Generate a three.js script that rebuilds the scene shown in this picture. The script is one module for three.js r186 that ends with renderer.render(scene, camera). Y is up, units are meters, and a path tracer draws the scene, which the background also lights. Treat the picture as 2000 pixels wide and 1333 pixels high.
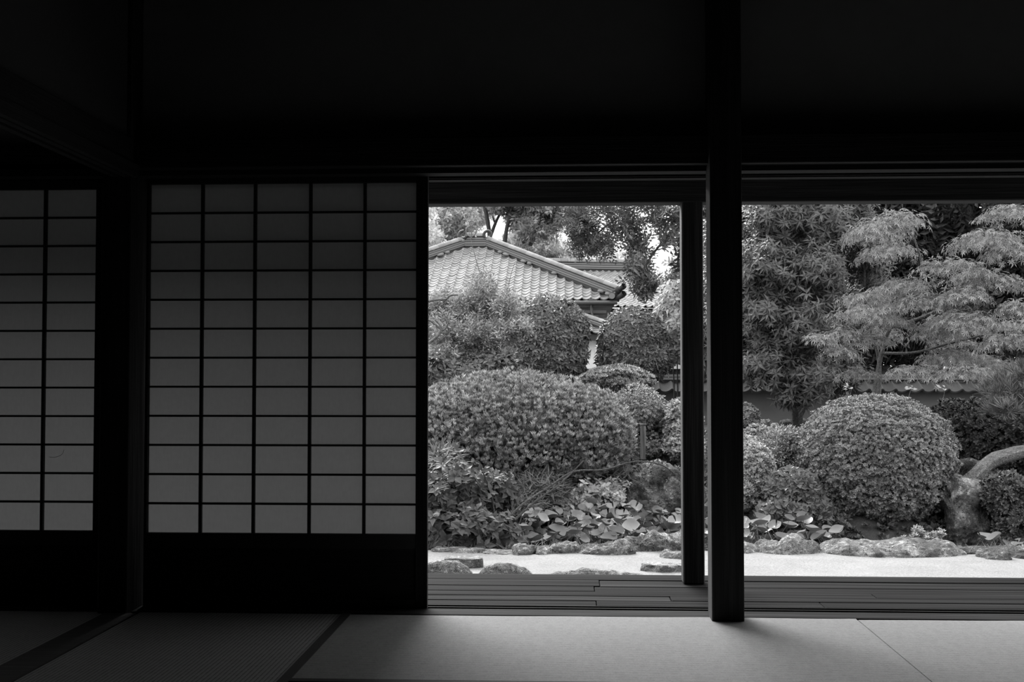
import * as THREE from 'three';
import { RoundedBoxGeometry } from 'three/addons/geometries/RoundedBoxGeometry.js';
import { mergeGeometries, mergeVertices } from 'three/addons/utils/BufferGeometryUtils.js';
import { ImprovedNoise } from 'three/addons/math/ImprovedNoise.js';

// ---------------------------------------------------------------- camera, sky, exposure
const scene = new THREE.Scene();
const F = 2300, W = 2000, H = 1333, EYE = 0.94;                      // focal length in pixels of the 2000 x 1333 frame
const camera = new THREE.PerspectiveCamera(2 * Math.atan(H / 2 / F) * 180 / Math.PI, W / H, 0.05, 400);
camera.rotation.order = 'YXZ';
camera.position.set(0, EYE, 0);
camera.rotation.set(Math.atan(73.5 / F), Math.atan(110 / F), 0);
camera.updateMatrixWorld(true);
scene.add(camera);
const EXPOSURE = 1.0;
const SKY_LOW = 2.1, SKY_HIGH = 3.1;                                 // overcast: brighter towards the zenith
{
  const w = 64, h = 64, d = new Float32Array(w * h * 4);
  for (let j = 0; j < h; j++) for (let i = 0; i < w; i++) {
    const up = ((j + 0.5) / h - 0.5) * Math.PI, s = Math.max(0, Math.sin(up)), k = (j * w + i) * 4;
    const v = up < 0 ? 0.3 : SKY_LOW + (SKY_HIGH - SKY_LOW) * s;
    d[k] = d[k + 1] = d[k + 2] = v; d[k + 3] = 1;
  }
  const t = new THREE.DataTexture(d, w, h, THREE.RGBAFormat, THREE.FloatType);
  t.mapping = THREE.EquirectangularReflectionMapping; t.magFilter = t.minFilter = THREE.LinearFilter; t.needsUpdate = true;
  scene.background = t; scene.environment = t;
}
// the sun behind thin cloud: a broad soft source before the house
const sun = new THREE.DirectionalLight(0xffffff, 7);
sun.position.set(-0.25 * 30, 0.55 * 30, -0.8 * 30 - 8); sun.target.position.set(0, 0, -8);
sun.castShadow = true; sun.shadow.radius = 66; sun.shadow.mapSize.set(2048, 2048);
Object.assign(sun.shadow.camera, { left: -25, right: 25, top: 25, bottom: -25, near: 1, far: 90 });
scene.add(sun, sun.target);
const renderer = new THREE.WebGLRenderer({ antialias: true });
renderer.toneMapping = THREE.LinearToneMapping;
renderer.toneMappingExposure = EXPOSURE;
renderer.shadowMap.enabled = true;

// ---------------------------------------------------------------- helpers
const V = (x, y, z) => new THREE.Vector3(x, y, z);
function rng(seed) { let a = seed >>> 0; return () => { a = (a + 0x6D2B79F5) | 0; let t = Math.imul(a ^ (a >>> 15), 1 | a); t = (t + Math.imul(t ^ (t >>> 7), 61 | t)) ^ t; return ((t ^ (t >>> 14)) >>> 0) / 4294967296; }; }
const perlin = new ImprovedNoise();
const fbm = (x, y, z, o = 4) => { let s = 0, a = 0.5, f = 1; for (let i = 0; i < o; i++) { s += a * perlin.noise(x * f + i * 17.3, y * f, z * f); a *= 0.5; f *= 2; } return s; };
const camQ = camera.quaternion.clone();
// the point that stands D metres beyond the camera (along -z), seen at pixel x, y
function at(x, y, D) { const d = V((x - W / 2) / F, -(y - H / 2) / F, -1).applyQuaternion(camQ); return V(0, EYE, 0).addScaledVector(d, D / -d.z); }
function onGround(x, y, level) { const d = V((x - W / 2) / F, -(y - H / 2) / F, -1).applyQuaternion(camQ); return V(0, EYE, 0).addScaledVector(d, (level - EYE) / d.y); }
const camInv = camera.matrixWorld.clone().invert();
function px(p) { const q = p.clone().applyMatrix4(camInv); return { x: W / 2 + F * q.x / -q.z, y: H / 2 - F * q.y / -q.z, d: -q.z }; }
const inOpening = (p) => { const q = px(p); return (q.x > 838 && q.x < 1330 || q.x > 1450 && q.x < 1998) && q.y > 400 && q.y < 1120; };
const M = (D, pixels) => pixels * D / F;

const counts = {};
function numbered(name) { const n = counts[name] = (counts[name] ?? -1) + 1; return n ? `${name}_${String(n).padStart(3, '0')}` : name; }
function shade(o) { o.castShadow = true; o.receiveShadow = true; return o; }
function tag(o, label, category, group, kind) { Object.assign(o.userData, { label, category }); if (group) o.userData.group = group; if (kind) o.userData.kind = kind; return o; }
function thing(name, label, category, base, group) {
  const o = new THREE.Group(); o.name = numbered(name); o.position.copy(base); scene.add(o); return tag(o, label, category, group);
}
function structure(name, label, base) {
  const o = new THREE.Group(); o.name = numbered(name); o.position.copy(base ?? V(0, 0, 0)); scene.add(o); o.userData = { kind: 'structure', label }; return o;
}
const origin = (p) => { const off = V(0, 0, 0); while (p && p !== scene) { off.add(p.position); p = p.parent; } return off; };
// a part whose geometry is given in world axes, hung under a thing that stands at its base
function part(parent, name, geometry, material, label) {
  const m = shade(new THREE.Mesh(geometry, material)); m.name = name;
  m.position.copy(origin(parent).negate()); parent.add(m);
  if (label) m.userData.label = label;
  return m;
}
// a part placed with a matrix in world axes
function placed(parent, name, geometry, material, matrix) {
  const m = shade(new THREE.Mesh(geometry, material)); m.name = name;
  matrix.decompose(m.position, m.quaternion, m.scale); m.position.sub(origin(parent)); parent.add(m); return m;
}
function solo(name, geometry, material, label, category, group) { const m = shade(new THREE.Mesh(geometry, material)); m.name = numbered(name); scene.add(m); return tag(m, label, category, group); }

// uv in metres on a box (plain or rounded)
function uvMetres(g, w, h, d) {
  const uv = g.attributes.uv, n = uv.count / 6, sz = [[d, h], [d, h], [w, d], [w, d], [w, h], [w, h]];
  for (let i = 0; i < uv.count; i++) { const s = sz[Math.min(5, Math.floor(i / n))]; uv.setXY(i, uv.getX(i) * s[0], uv.getY(i) * s[1]); }
  return g;
}
const box = (w, h, d, x = 0, y = 0, z = 0) => uvMetres(new THREE.BoxGeometry(w, h, d), w, h, d).translate(x, y, z);
const rbox = (w, h, d, r, x = 0, y = 0, z = 0) => uvMetres(new RoundedBoxGeometry(w, h, d, 2, r), w, h, d).translate(x, y, z);
// a box between two corners
const span = (x0, x1, y0, y1, z0, z1, r) => (r ? rbox(x1 - x0, y1 - y0, z1 - z0, r, (x0 + x1) / 2, (y0 + y1) / 2, (z0 + z1) / 2) : box(x1 - x0, y1 - y0, z1 - z0, (x0 + x1) / 2, (y0 + y1) / 2, (z0 + z1) / 2));
function merged(list) { return mergeGeometries(list.map((g) => { const q = g.index ? g.toNonIndexed() : g; for (const k of Object.keys(q.attributes)) if (!['position', 'normal', 'uv'].includes(k)) q.deleteAttribute(k); return q; })); }
// a tapering tube through points
function limb(points, r0, r1, radial = 7, wob = 0.12, seed = 1) {
  const curve = new THREE.CatmullRomCurve3(points), n = Math.max(6, points.length * 4), g = new THREE.TubeGeometry(curve, n, 1, radial, false), p = g.attributes.position;
  for (let i = 0; i <= n; i++) {
    const c = curve.getPointAt(i / n), r = (r0 + (r1 - r0) * Math.pow(i / n, 0.8)) * (1 + wob * perlin.noise(i * 0.6, seed * 3.1, 0.5));
    for (let j = 0; j <= radial; j++) { const k = i * (radial + 1) + j, v = V(p.getX(k), p.getY(k), p.getZ(k)).sub(c).multiplyScalar(r).add(c); p.setXYZ(k, v.x, v.y, v.z); }
  }
  g.computeVertexNormals();
  const uv = g.attributes.uv, L = curve.getLength(); for (let i = 0; i < uv.count; i++) uv.setXY(i, uv.getX(i) * L, uv.getY(i) * 6.28 * r0);
  return g;
}

// ---------------------------------------------------------------- textures (values are reflectances' multipliers, in sRGB bytes or linear floats)
function lattice(seed, w, h) { const r = rng(seed), a = new Float32Array(w * h); for (let i = 0; i < a.length; i++) a[i] = r(); return (x, y) => { const x0 = Math.floor(x), y0 = Math.floor(y), fx = x - x0, fy = y - y0, s = fx * fx * (3 - 2 * fx), t = fy * fy * (3 - 2 * fy), g = (i, j) => a[(((j % h) + h) % h) * w + (((i % w) + w) % w)]; return (g(x0, y0) * (1 - s) + g(x0 + 1, y0) * s) * (1 - t) + (g(x0, y0 + 1) * (1 - s) + g(x0 + 1, y0 + 1) * s) * t; }; }
function tex(size, fn, sx = 1, sy = sx) {
  const d = new Uint8Array(size * size * 4);
  for (let j = 0; j < size; j++) for (let i = 0; i < size; i++) { const v = Math.max(0, Math.min(255, Math.round(255 * fn(i / size, j / size)))), k = (j * size + i) * 4; d[k] = d[k + 1] = d[k + 2] = v; d[k + 3] = 255; }
  const t = new THREE.DataTexture(d, size, size, THREE.RGBAFormat); t.wrapS = t.wrapT = THREE.RepeatWrapping; t.magFilter = t.minFilter = THREE.LinearFilter; t.repeat.set(sx, sy); t.needsUpdate = true; return t;
}
const upright = (t) => { const c = t.clone(); c.rotation = Math.PI / 2; c.needsUpdate = true; return c; };
const grainA = lattice(11, 8, 128), grainB = lattice(12, 16, 256), grainC = lattice(13, 4, 32);
const woodFn = (u, v) => Math.min(1, 1.15 * Math.pow(0.45 * grainA(u * 8, v * 128 + 3 * grainC(u * 4, v * 32)) + 0.35 * grainB(u * 16, v * 256) + 0.4 * grainC(u * 4, v * 32), 1.8));
const woodTex = tex(512, woodFn, 0.5, 1.6), woodUp = upright(woodTex);
const weaveN = lattice(21, 64, 64), weaveC = lattice(22, 16, 8);
// rush weave: ribs 15 mm apart, running along u
const tatamiFn = (u, v) => { const t = (v * 16) % 1, rib = Math.pow(Math.sin(Math.PI * t), 0.5); return 0.3 + 0.55 * rib + 0.12 * weaveN(u * 64, v * 64) + 0.04 * weaveC(u * 16, v * 8); };
const tatamiBump = tex(512, tatamiFn, 1 / 0.24), tatamiTex = tex(512, (u, v) => { const t = (v * 16) % 1, gap = Math.pow(Math.abs(Math.cos(Math.PI * t)), 14); return 0.94 - 0.55 * gap * (0.6 + 0.8 * weaveN(u * 64, v * 64)) + 0.14 * weaveN(u * 64 + 9, v * 64) - 0.1 * weaveC(u * 16, v * 8); }, 1 / 0.24);
const n8 = lattice(31, 8, 8), n32 = lattice(32, 32, 32), n128 = lattice(33, 128, 128), n256 = lattice(34, 256, 256);
const blotch = (u, v) => 0.5 * n8(u * 8, v * 8) + 0.3 * n32(u * 32, v * 32) + 0.2 * n128(u * 128, v * 128);
const spot = (x) => { const t = Math.max(0, Math.min(1, (x - 0.62) / 0.1)); return t * t * (3 - 2 * t); };
const plasterTex = tex(256, (u, v) => 0.78 + 0.22 * blotch(u, v), 0.5);
const gravelTex = tex(512, (u, v) => 0.5 + 0.32 * n256(u * 256, v * 256) + 0.25 * n128(u * 128, v * 128) - 0.12 * n8(u * 8, v * 8), 0.8);
const gravelBump = tex(512, (u, v) => 0.6 * n256(u * 256, v * 256) + 0.4 * n128(u * 128, v * 128), 0.8);
const soilTex = tex(512, (u, v) => 0.35 + 0.65 * (0.3 * n8(u * 8, v * 8) + 0.3 * n32(u * 32, v * 32) + 0.4 * n256(u * 256, v * 256)), 0.5);
const stoneTex = tex(1024, (u, v) => { const a = 0.5 * n32(u * 32, v * 32) + 0.3 * n128(u * 128, v * 128) + 0.2 * n8(u * 8, v * 8), b = 0.55 * n128(u * 128 + 7, v * 128) + 0.45 * n256(u * 256, v * 256); return 0.22 + 0.3 * a + 0.22 * (b - 0.5) + 0.4 * spot(a) + 0.35 * spot(b) - 0.2 * spot(1 - a); }, 1.6);
const paperTex = tex(256, (u, v) => 0.9 + 0.1 * (0.5 * n32(u * 32, v * 32) + 0.5 * n128(u * 128, v * 16)), 2.5);
const barkTex = tex(256, (u, v) => Math.min(1, 0.15 + 0.35 * n32(u * 32, v * 32) + 0.25 * n128(u * 128, v * 128) + 0.6 * spot(0.5 * n32(u * 32 + 5, v * 32) + 0.5 * n128(u * 128, v * 128))), 1.8);

const gray = (v) => new THREE.Color().setRGB(v, v, v);
function mat(v, roughness = 0.9, o = {}) { return new THREE.MeshStandardMaterial({ color: gray(v), roughness, side: THREE.DoubleSide, ...o }); }
function leafMat(v, roughness = 0.55, t = 0.12) { return new THREE.MeshPhysicalMaterial({ color: gray(v), roughness, transmission: t, thickness: 0, side: THREE.DoubleSide, specularIntensity: 0.65 }); }
const MAT = {
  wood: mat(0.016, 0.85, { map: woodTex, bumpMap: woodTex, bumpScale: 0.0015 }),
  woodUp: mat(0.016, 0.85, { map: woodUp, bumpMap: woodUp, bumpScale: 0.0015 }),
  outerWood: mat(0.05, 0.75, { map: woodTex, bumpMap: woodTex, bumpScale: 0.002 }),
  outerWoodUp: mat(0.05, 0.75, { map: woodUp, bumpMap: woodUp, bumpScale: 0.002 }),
  lattice: mat(0.02, 0.7),
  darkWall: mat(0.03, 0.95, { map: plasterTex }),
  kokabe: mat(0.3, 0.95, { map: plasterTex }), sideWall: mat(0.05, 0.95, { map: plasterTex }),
  ceilingBoard: mat(0.015, 0.9, { map: woodTex }),
  paper: new THREE.MeshPhysicalMaterial({ color: gray(0.3), roughness: 1, transmission: 0.085, thickness: 0, specularIntensity: 0.1, side: THREE.DoubleSide, map: paperTex }),
  tatami: new THREE.MeshPhysicalMaterial({ color: gray(0.32), roughness: 0.85, specularIntensity: 0.08, side: THREE.DoubleSide, map: tatamiTex, bumpMap: tatamiBump, bumpScale: 0.0012 }),
  heri: mat(0.012, 0.9),
  sill: new THREE.MeshPhysicalMaterial({ color: gray(0.05), roughness: 0.85, specularIntensity: 0.1, map: woodTex, bumpMap: woodTex, bumpScale: 0.001 }),
  groove: mat(0.02, 0.9),
  gravel: mat(0.28, 0.95, { map: gravelTex, bumpMap: gravelBump, bumpScale: 0.006 }),
  soil: mat(0.05, 1, { map: soilTex, bumpMap: soilTex, bumpScale: 0.03 }),
  plaster: mat(0.17, 0.95, { map: plasterTex }),
  whitePlaster: mat(0.9, 0.95, { map: plasterTex }),
  bark: mat(0.09, 0.95, { map: barkTex, bumpMap: barkTex, bumpScale: 0.01 }),
  paleBark: mat(0.24, 0.95, { map: barkTex, bumpMap: barkTex, bumpScale: 0.012 }),
  ridge: mat(0.13, 0.7, { map: plasterTex }),
  darkTile: mat(0.03, 0.6),
  metal: mat(0.07, 0.5),
  greyWood: mat(0.3, 0.85, { map: woodUp, bumpMap: woodUp, bumpScale: 0.002 }),
};
const boardMats = [0.034, 0.044, 0.026, 0.05, 0.034].map((v, i) => { const t = woodTex.clone(); t.offset.set(0.17 * i, 0.31 * i); t.repeat.set(0.16, 0.42); t.needsUpdate = true; return new THREE.MeshPhysicalMaterial({ color: gray(v), roughness: 0.85, specularIntensity: 0.06, map: t, bumpMap: t, bumpScale: 0.003 }); });
const tileMats = [0.17, 0.2, 0.235].map((v) => mat(v, 0.8));
const copingMats = [0.03, 0.037, 0.046].map((v) => mat(v, 0.8));

// ---------------------------------------------------------------- the room
const Z_SHOJI = -4.84, Z_SHOJI_OUT = -4.886, Z_EDGE = -4.70;
const X_CORNER = at(259, 700, 4.75).x;                               // the corner post stands where the side wall meets the facade
const X_RIGHT = 4.6, Z_BACK = 2.6, Y_CEIL = 3.0, X_FAR_LEFT = -6.2;
const yAt = (py, D) => at(1000, py, D).y;
const KAMOI_Y = 1.775, NAGESHI_Y = yAt(266, 4.68);
{
  const f = structure('floor', 'dark floor under the straw mats', V(0, -0.06, 0));
  part(f, 'floor_slab', span(X_FAR_LEFT - 0.15, X_RIGHT + 0.15, -0.3, -0.056, -4.93, Z_BACK + 0.15), MAT.darkWall);
  const c = structure('ceiling', 'dark board ceiling', V(0, Y_CEIL, 0));
  for (let i = 0; i < 12; i++) { const x0 = X_FAR_LEFT + i * (X_RIGHT - X_FAR_LEFT) / 12; part(c, 'ceiling_board', span(x0, x0 + 0.897, Y_CEIL, Y_CEIL + 0.05, -4.9, Z_BACK), MAT.ceilingBoard); }
  part(c, 'ceiling_slab', span(X_FAR_LEFT - 0.15, X_RIGHT + 0.15, Y_CEIL + 0.05, Y_CEIL + 0.15, -4.93, Z_BACK + 0.15), MAT.darkWall);
  const wall = (name, label, g, m) => { const s = structure(name, label); part(s, 'wall_panel', g, m); return s; };
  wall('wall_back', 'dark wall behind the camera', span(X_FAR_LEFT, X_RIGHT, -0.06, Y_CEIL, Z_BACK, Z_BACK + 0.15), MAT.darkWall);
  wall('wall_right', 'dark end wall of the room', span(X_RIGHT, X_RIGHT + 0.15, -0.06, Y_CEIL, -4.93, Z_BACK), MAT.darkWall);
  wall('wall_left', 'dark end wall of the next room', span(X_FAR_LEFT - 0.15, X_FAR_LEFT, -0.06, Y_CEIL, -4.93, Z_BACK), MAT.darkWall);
  // plaster above the openings of the facade, and above the opening to the next room
  const wf = structure('wall_front', 'dark plaster wall above the openings to the garden');
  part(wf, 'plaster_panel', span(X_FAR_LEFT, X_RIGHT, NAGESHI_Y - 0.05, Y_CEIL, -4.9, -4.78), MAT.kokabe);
  const ws = structure('wall_side', 'dark plaster wall above the opening to the next room');
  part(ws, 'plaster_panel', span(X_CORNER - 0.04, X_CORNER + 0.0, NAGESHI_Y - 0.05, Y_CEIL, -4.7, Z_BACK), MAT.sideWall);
  // wooden members
  const lin = structure('lintel', 'dark wooden lintel with door grooves above the garden opening');
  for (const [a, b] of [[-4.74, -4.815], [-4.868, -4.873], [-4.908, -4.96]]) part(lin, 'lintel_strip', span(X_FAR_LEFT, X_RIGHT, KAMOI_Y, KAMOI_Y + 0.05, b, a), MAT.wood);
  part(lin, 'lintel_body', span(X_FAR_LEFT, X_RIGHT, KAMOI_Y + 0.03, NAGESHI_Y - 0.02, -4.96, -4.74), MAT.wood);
  const nag = structure('trim_1', 'dark horizontal rail along the top of the garden opening');
  part(nag, 'rail', span(X_CORNER, X_RIGHT, KAMOI_Y + 0.02, NAGESHI_Y, -4.745, -4.68, 0.006), MAT.wood);
  const nag2 = structure('trim_2', 'dark horizontal rail above the opening to the next room');
  part(nag2, 'rail', span(X_CORNER - 0.06, X_CORNER + 0.03, KAMOI_Y + 0.02, NAGESHI_Y, -4.66, Z_BACK, 0.006), MAT.wood);
  for (const dx of [-0.045, 0, 0.035]) part(nag2, 'lintel_strip', span(X_CORNER + dx - 0.012, X_CORNER + dx + 0.012, KAMOI_Y - 0.02, KAMOI_Y + 0.03, -4.68, Z_BACK), MAT.wood);
  const s2 = structure('trim_3', 'dark wooden sill across the opening to the next room');
  part(s2, 'sill_board', span(X_CORNER - 0.07, X_CORNER + 0.06, -0.05, 0.004, -4.66, Z_BACK, 0.004), MAT.wood);
  // grooved sill of the facade
  const sill = structure('sill', 'worn wooden sill with two door grooves between mats and veranda');
  part(sill, 'sill_body', span(X_FAR_LEFT, X_RIGHT, -0.12, -0.024, -4.915, Z_EDGE - 0.005), MAT.groove);
  for (const [a, b] of [[Z_EDGE - 0.006, -4.826], [-4.857, -4.872], [-4.903, -4.915]]) part(sill, 'sill_strip', span(X_FAR_LEFT, X_RIGHT, -0.025, 0.0, b, a), MAT.sill);
  // posts
  const post = structure('pillar', 'square dark wooden pillar between the two openings', V(at(1419, 700, 4.68).x, 0, -4.69));
  const cx = at(1420, 760, 4.625).x;
  post.position.x = cx;
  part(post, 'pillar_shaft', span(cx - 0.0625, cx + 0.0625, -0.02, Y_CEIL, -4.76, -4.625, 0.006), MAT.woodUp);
  const cp = structure('pillar', 'dark corner pillar between the paper screens', V(X_CORNER, 0, -4.75));
  part(cp, 'pillar_shaft', span(X_CORNER - 0.1, X_CORNER + 0.02, -0.02, Y_CEIL, -4.86, -4.66, 0.005), MAT.woodUp);
}
// straw mats
function tatami(name, label, x0, x1, z0, z1, along, wavy, borders) {
  // z0 is the far edge; the rush ribs run along x or along z
  const o = thing(name, label, 'tatami mat', V((x0 + x1) / 2, -0.055, (z0 + z1) / 2));
  const n = 40, sh = [];
  const edge = (x) => z0 + (wavy ? 0.012 * perlin.noise(x * 2.6, 4.2, 0.7) - 0.012 * (x - (x0 + x1) / 2) / 1 : 0);
  const pos = [], uv = [], idx = [];
  for (let i = 0; i <= n; i++) {
    const x = x0 + (x1 - x0) * i / n, e = edge(x);
    const prof = [[-0.055, e], [-0.004, e], [0, e + 0.006], [0, z1 - 0.004], [-0.004, z1], [-0.055, z1]];
    for (const [y, z] of prof) { pos.push(x, y, z); if (along === 'x') uv.push(x, z + y); else uv.push(z + y, x); }
  }
  for (let i = 0; i < n; i++) for (let k = 0; k < 5; k++) { const a = i * 6 + k, b = a + 6; idx.push(a, a + 1, b, b, a + 1, b + 1); }
  for (const i of [0, n]) for (let k = 1; k < 5; k++) idx.push(i * 6, i * 6 + k, i * 6 + k + 1);
  const g = new THREE.BufferGeometry(); g.setAttribute('position', new THREE.Float32BufferAttribute(pos, 3)); g.setAttribute('uv', new THREE.Float32BufferAttribute(uv, 2)); g.setIndex(idx);
  const gg = g.toNonIndexed(); gg.computeVertexNormals();
  part(o, 'mat_surface', gg, MAT.tatami);
  for (const b of borders) part(o, 'cloth_border', b, MAT.heri, 'black cloth border');
  return o;
}
{
  const xs = onGround(680, 1206, 0).x, xe = onGround(1672, 1209, 0).x, zb = onGround(1000, 1331.5, 0).z;
  tatami('tatami_mat', 'pale straw mat in full daylight, filling the floor before the garden opening and the pillar', xs, xe - 0.002, Z_EDGE, zb, 'x', true, [span(xs, xe, -0.053, 0.0016, zb + 0.001, zb + 0.036)]);
  tatami('tatami_mat', 'straw mat beyond the thin diagonal seam, before the wider opening with the maple', xe + 0.002, xe + 1.95, Z_EDGE, zb, 'x', true, [span(xe, xe + 1.95, -0.053, 0.0016, zb + 0.001, zb + 0.036)]);
  tatami('tatami_mat', 'unlit straw mat with a black cloth border, below the wide paper screen', X_CORNER + 0.065, xs - 0.036, Z_EDGE, -2.7, 'z', false, [span(xs - 0.036, xs - 0.0005, -0.053, 0.0016, Z_EDGE, -2.7)]);
  tatami('tatami_mat', 'unlit straw mat of the next room, below the paper screen past the corner pillar', X_CORNER - 2.0, X_CORNER - 0.075, Z_EDGE, -2.7, 'z', false, []);
  tatami('tatami_mat', 'straw mat whose black border just shows along the lower edge of the picture', xs, xe + 1.95, zb + 0.04, zb + 0.995, 'x', false, []);
}
// paper screens
function shoji(name, label, xl, xr, z, rowsTop, rowsBottom, cols, stile, rail, extra) {
  const o = thing(name, label, 'paper screen', V((xl + xr) / 2, -0.015, z));
  const y0 = -0.015, y1 = KAMOI_Y + 0.012, t = 0.03;
  const add = (n, g, m = MAT.lattice) => part(o, n, g, m);
  add('stile', span(xl, xl + stile[0], y0, y1, z - t / 2, z + t / 2, 0.002), MAT.woodUp); add('stile', span(xr - stile[1], xr, y0, y1, z - t / 2, z + t / 2, 0.002), MAT.woodUp);
  const a = xl + stile[0], b = xr - stile[1];
  add('top_rail', span(a, b, rowsTop, y1, z - t / 2, z + t / 2)); add('middle_rail', span(a, b, rowsBottom - rail, rowsBottom, z - t / 2, z + t / 2)); add('bottom_rail', span(a, b, y0, y0 + 0.05, z - t / 2, z + t / 2));
  add('lower_panel', span(a, b, y0 + 0.05, rowsBottom - rail, z - 0.006, z + 0.006), MAT.wood);
  const rows = 12, dy = (rowsTop - rowsBottom) / rows, bw = 0.0125, bh = 0.0085;
  const xsn = [a, ...cols, b];
  for (const x of cols) add('vertical_bar', span(x - bw / 2, x + bw / 2, rowsBottom, rowsTop, z - 0.008, z + 0.008));
  for (let r = 1; r < rows; r++) { const y = rowsBottom + r * dy; add('horizontal_bar', span(a, b, y - bh / 2, y + bh / 2, z - 0.007, z + 0.0075)); }
  for (let c = 0; c + 1 < xsn.length; c++) for (let r = 0; r < rows; r++) {
    const g = new THREE.PlaneGeometry(xsn[c + 1] - xsn[c], dy, 1, 1); const uv = g.attributes.uv; for (let i = 0; i < 4; i++) uv.setXY(i, uv.getX(i) * (xsn[c + 1] - xsn[c]) + c * 0.37, uv.getY(i) * dy + r * 0.213);
    add('paper_pane', g.translate((xsn[c] + xsn[c + 1]) / 2, rowsBottom + (r + 0.5) * dy, z - 0.0085), MAT.paper);
  }
  if (extra) extra(o, z);
  return o;
}
{
  const X = (p) => at(p, 700, 4.84).x, X2 = (p) => at(p, 700, 4.886).x;
  shoji('shoji_screen', 'wide white paper screen of five columns of panes beside the garden opening', X_CORNER + 0.025, X(836), Z_SHOJI, yAt(355.5, 4.84), yAt(1045, 4.84), [399, 502, 610.5, 717].map((p) => X(p - 5)), [X(291.5) - X_CORNER - 0.025, X(836) - X(813)], 0.06);
  const cols = []; for (let i = 0; i < 6; i++) cols.push(X2(86 - i * 102));
  shoji('shoji_screen', 'dim paper screen past the dark corner pillar, two columns of panes in view', X2(-600), X_CORNER - 0.02, Z_SHOJI_OUT, yAt(364, 4.886), yAt(1042, 4.886), cols.reverse(), [0.05, X_CORNER - 0.02 - X2(187)], 0.06, (o, z) => {
    const p = [[95, 893], [104, 894], [113, 892], [121, 887], [124, 879]].map(([x, y]) => { const q = at(x, y, -z); q.z = z - 0.005; return q; });
    part(o, 'loose_fibre', new THREE.TubeGeometry(new THREE.CatmullRomCurve3(p), 12, 0.0009, 5), mat(0.6), 'thin curled fibre on the paper');
  });
}
// veranda
const Y_VER = -0.1;
{
  const o = structure('veranda_floor', 'weathered board floor of the veranda outside the sill', V(0, Y_VER, -5.6));
  const zs = [1121.5, 1132.5, 1144.5, 1154.5, 1163.5, 1172.5, 1183].map((y) => onGround(1000, y, Y_VER).z);
  zs.push(-5.2, -5.06, -4.92);
  const joints = [[-0.9], [1171], [1161], [1700], [1309], [1165, 1601], [1165], [], []];
  const r = rng(5);
  for (let i = 0; i + 1 < zs.length; i++) {
    const z0 = zs[i] + 0.004, z1 = zs[i + 1] - 0.004, zm = (z0 + z1) / 2;
    const cuts = [-5.5, ...joints[i].filter((p) => p > 0).map((p) => { const yy = px(V(0, Y_VER, zm)).y; return onGround(p, yy, Y_VER).x; }), 5.4];
    for (let k = 0; k + 1 < cuts.length; k++) { const dy = (r() - 0.5) * 0.006; part(o, 'floor_board', span(cuts[k] + 0.0015, cuts[k + 1] - 0.0015, Y_VER - 0.035 + dy, Y_VER + dy, z0, z1, 0.004), boardMats[(i * 2 + k) % 5]); }
  }
  part(o, 'edge_beam', span(-5.5, 5.4, Y_VER - 0.22, Y_VER - 0.036, zs[0] + 0.04, zs[0] + 0.16), MAT.outerWood);
  part(o, 'inner_joist', span(-5.5, 5.4, Y_VER - 0.25, Y_VER - 0.036, -5.1, -4.98), MAT.outerWood);
  const p = structure('pillar', 'slim weathered veranda pillar standing at the outer edge of the boards', V(at(1353, 1000, 6.08).x, Y_VER, -6.08));
  const cx = p.position.x, hw = M(6.03, 21);
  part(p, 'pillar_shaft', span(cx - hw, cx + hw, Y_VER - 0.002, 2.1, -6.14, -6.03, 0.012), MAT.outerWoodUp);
  for (const x of [-4.3, 4.95]) { const q = structure('pillar', 'far veranda pillar outside the picture', V(x, Y_VER, -6.08)); part(q, 'pillar_shaft', span(x - hw, x + hw, Y_VER - 0.002, 2.1, -6.14, -6.03, 0.012), MAT.outerWoodUp); }
  const b = structure('beam', 'dark horizontal eaves beam on the veranda pillar', V(0, 1.85, -6.08));
  const by = yAt(398, 6.03);
  const bm = rbox(11, 0.24, 0.12, 0.01, 0, by + 0.12, -6.085), bp = bm.attributes.position;
  for (let i = 0; i < bp.count; i++) if (bp.getY(i) < by + 0.1) bp.setY(i, bp.getY(i) + 0.0015 * Math.sin(bp.getX(i) * 2));
  part(b, 'beam_body', bm, MAT.outerWood);
  const roof = structure('eaves', 'board eaves over the veranda', V(0, 2.3, -5.9));
  const g = box(11, 0.08, 1.75, 0, 0, 0); g.rotateX(-0.2); g.translate(0, 2.5, -5.55);
  part(roof, 'eaves_board', g, MAT.outerWood);
}

// ---------------------------------------------------------------- ground, pond, gravel
const Y_GRAVEL = -0.5, Y_WATER = -0.72;
const smooth = (a, b, x) => { const t = Math.max(0, Math.min(1, (x - a) / (b - a))); return t * t * (3 - 2 * t); };
const farShore = (x) => 12.9 - 1.2 * smooth(0.9, 1.8, x) * (1 - smooth(4.5, 6, x)) - 1.3 * (1 - smooth(-0.9, -0.3, x)) + 0.25 * Math.sin(x * 1.7);
function groundY(x, z) {
  const D = -z;
  const bank = 0.02 + 0.16 * smooth(14, 20, D) - 0.42 * (1 - smooth(0.3, 2.8, D - farShore(x)));
  const pond = smooth(9.9, 10.3, D) * (1 - smooth(-0.5, 0.3, D - farShore(x)));
  const land = D < 10.2 ? Y_GRAVEL : bank;
  const mix = smooth(9.9, 10.3, D);
  let y = Y_GRAVEL * (1 - mix) + land * mix;
  y = y * (1 - pond) + -1.05 * pond;
  return y + 0.04 * fbm(x * 0.9, D * 0.9, 0.3, 3);
}
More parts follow.
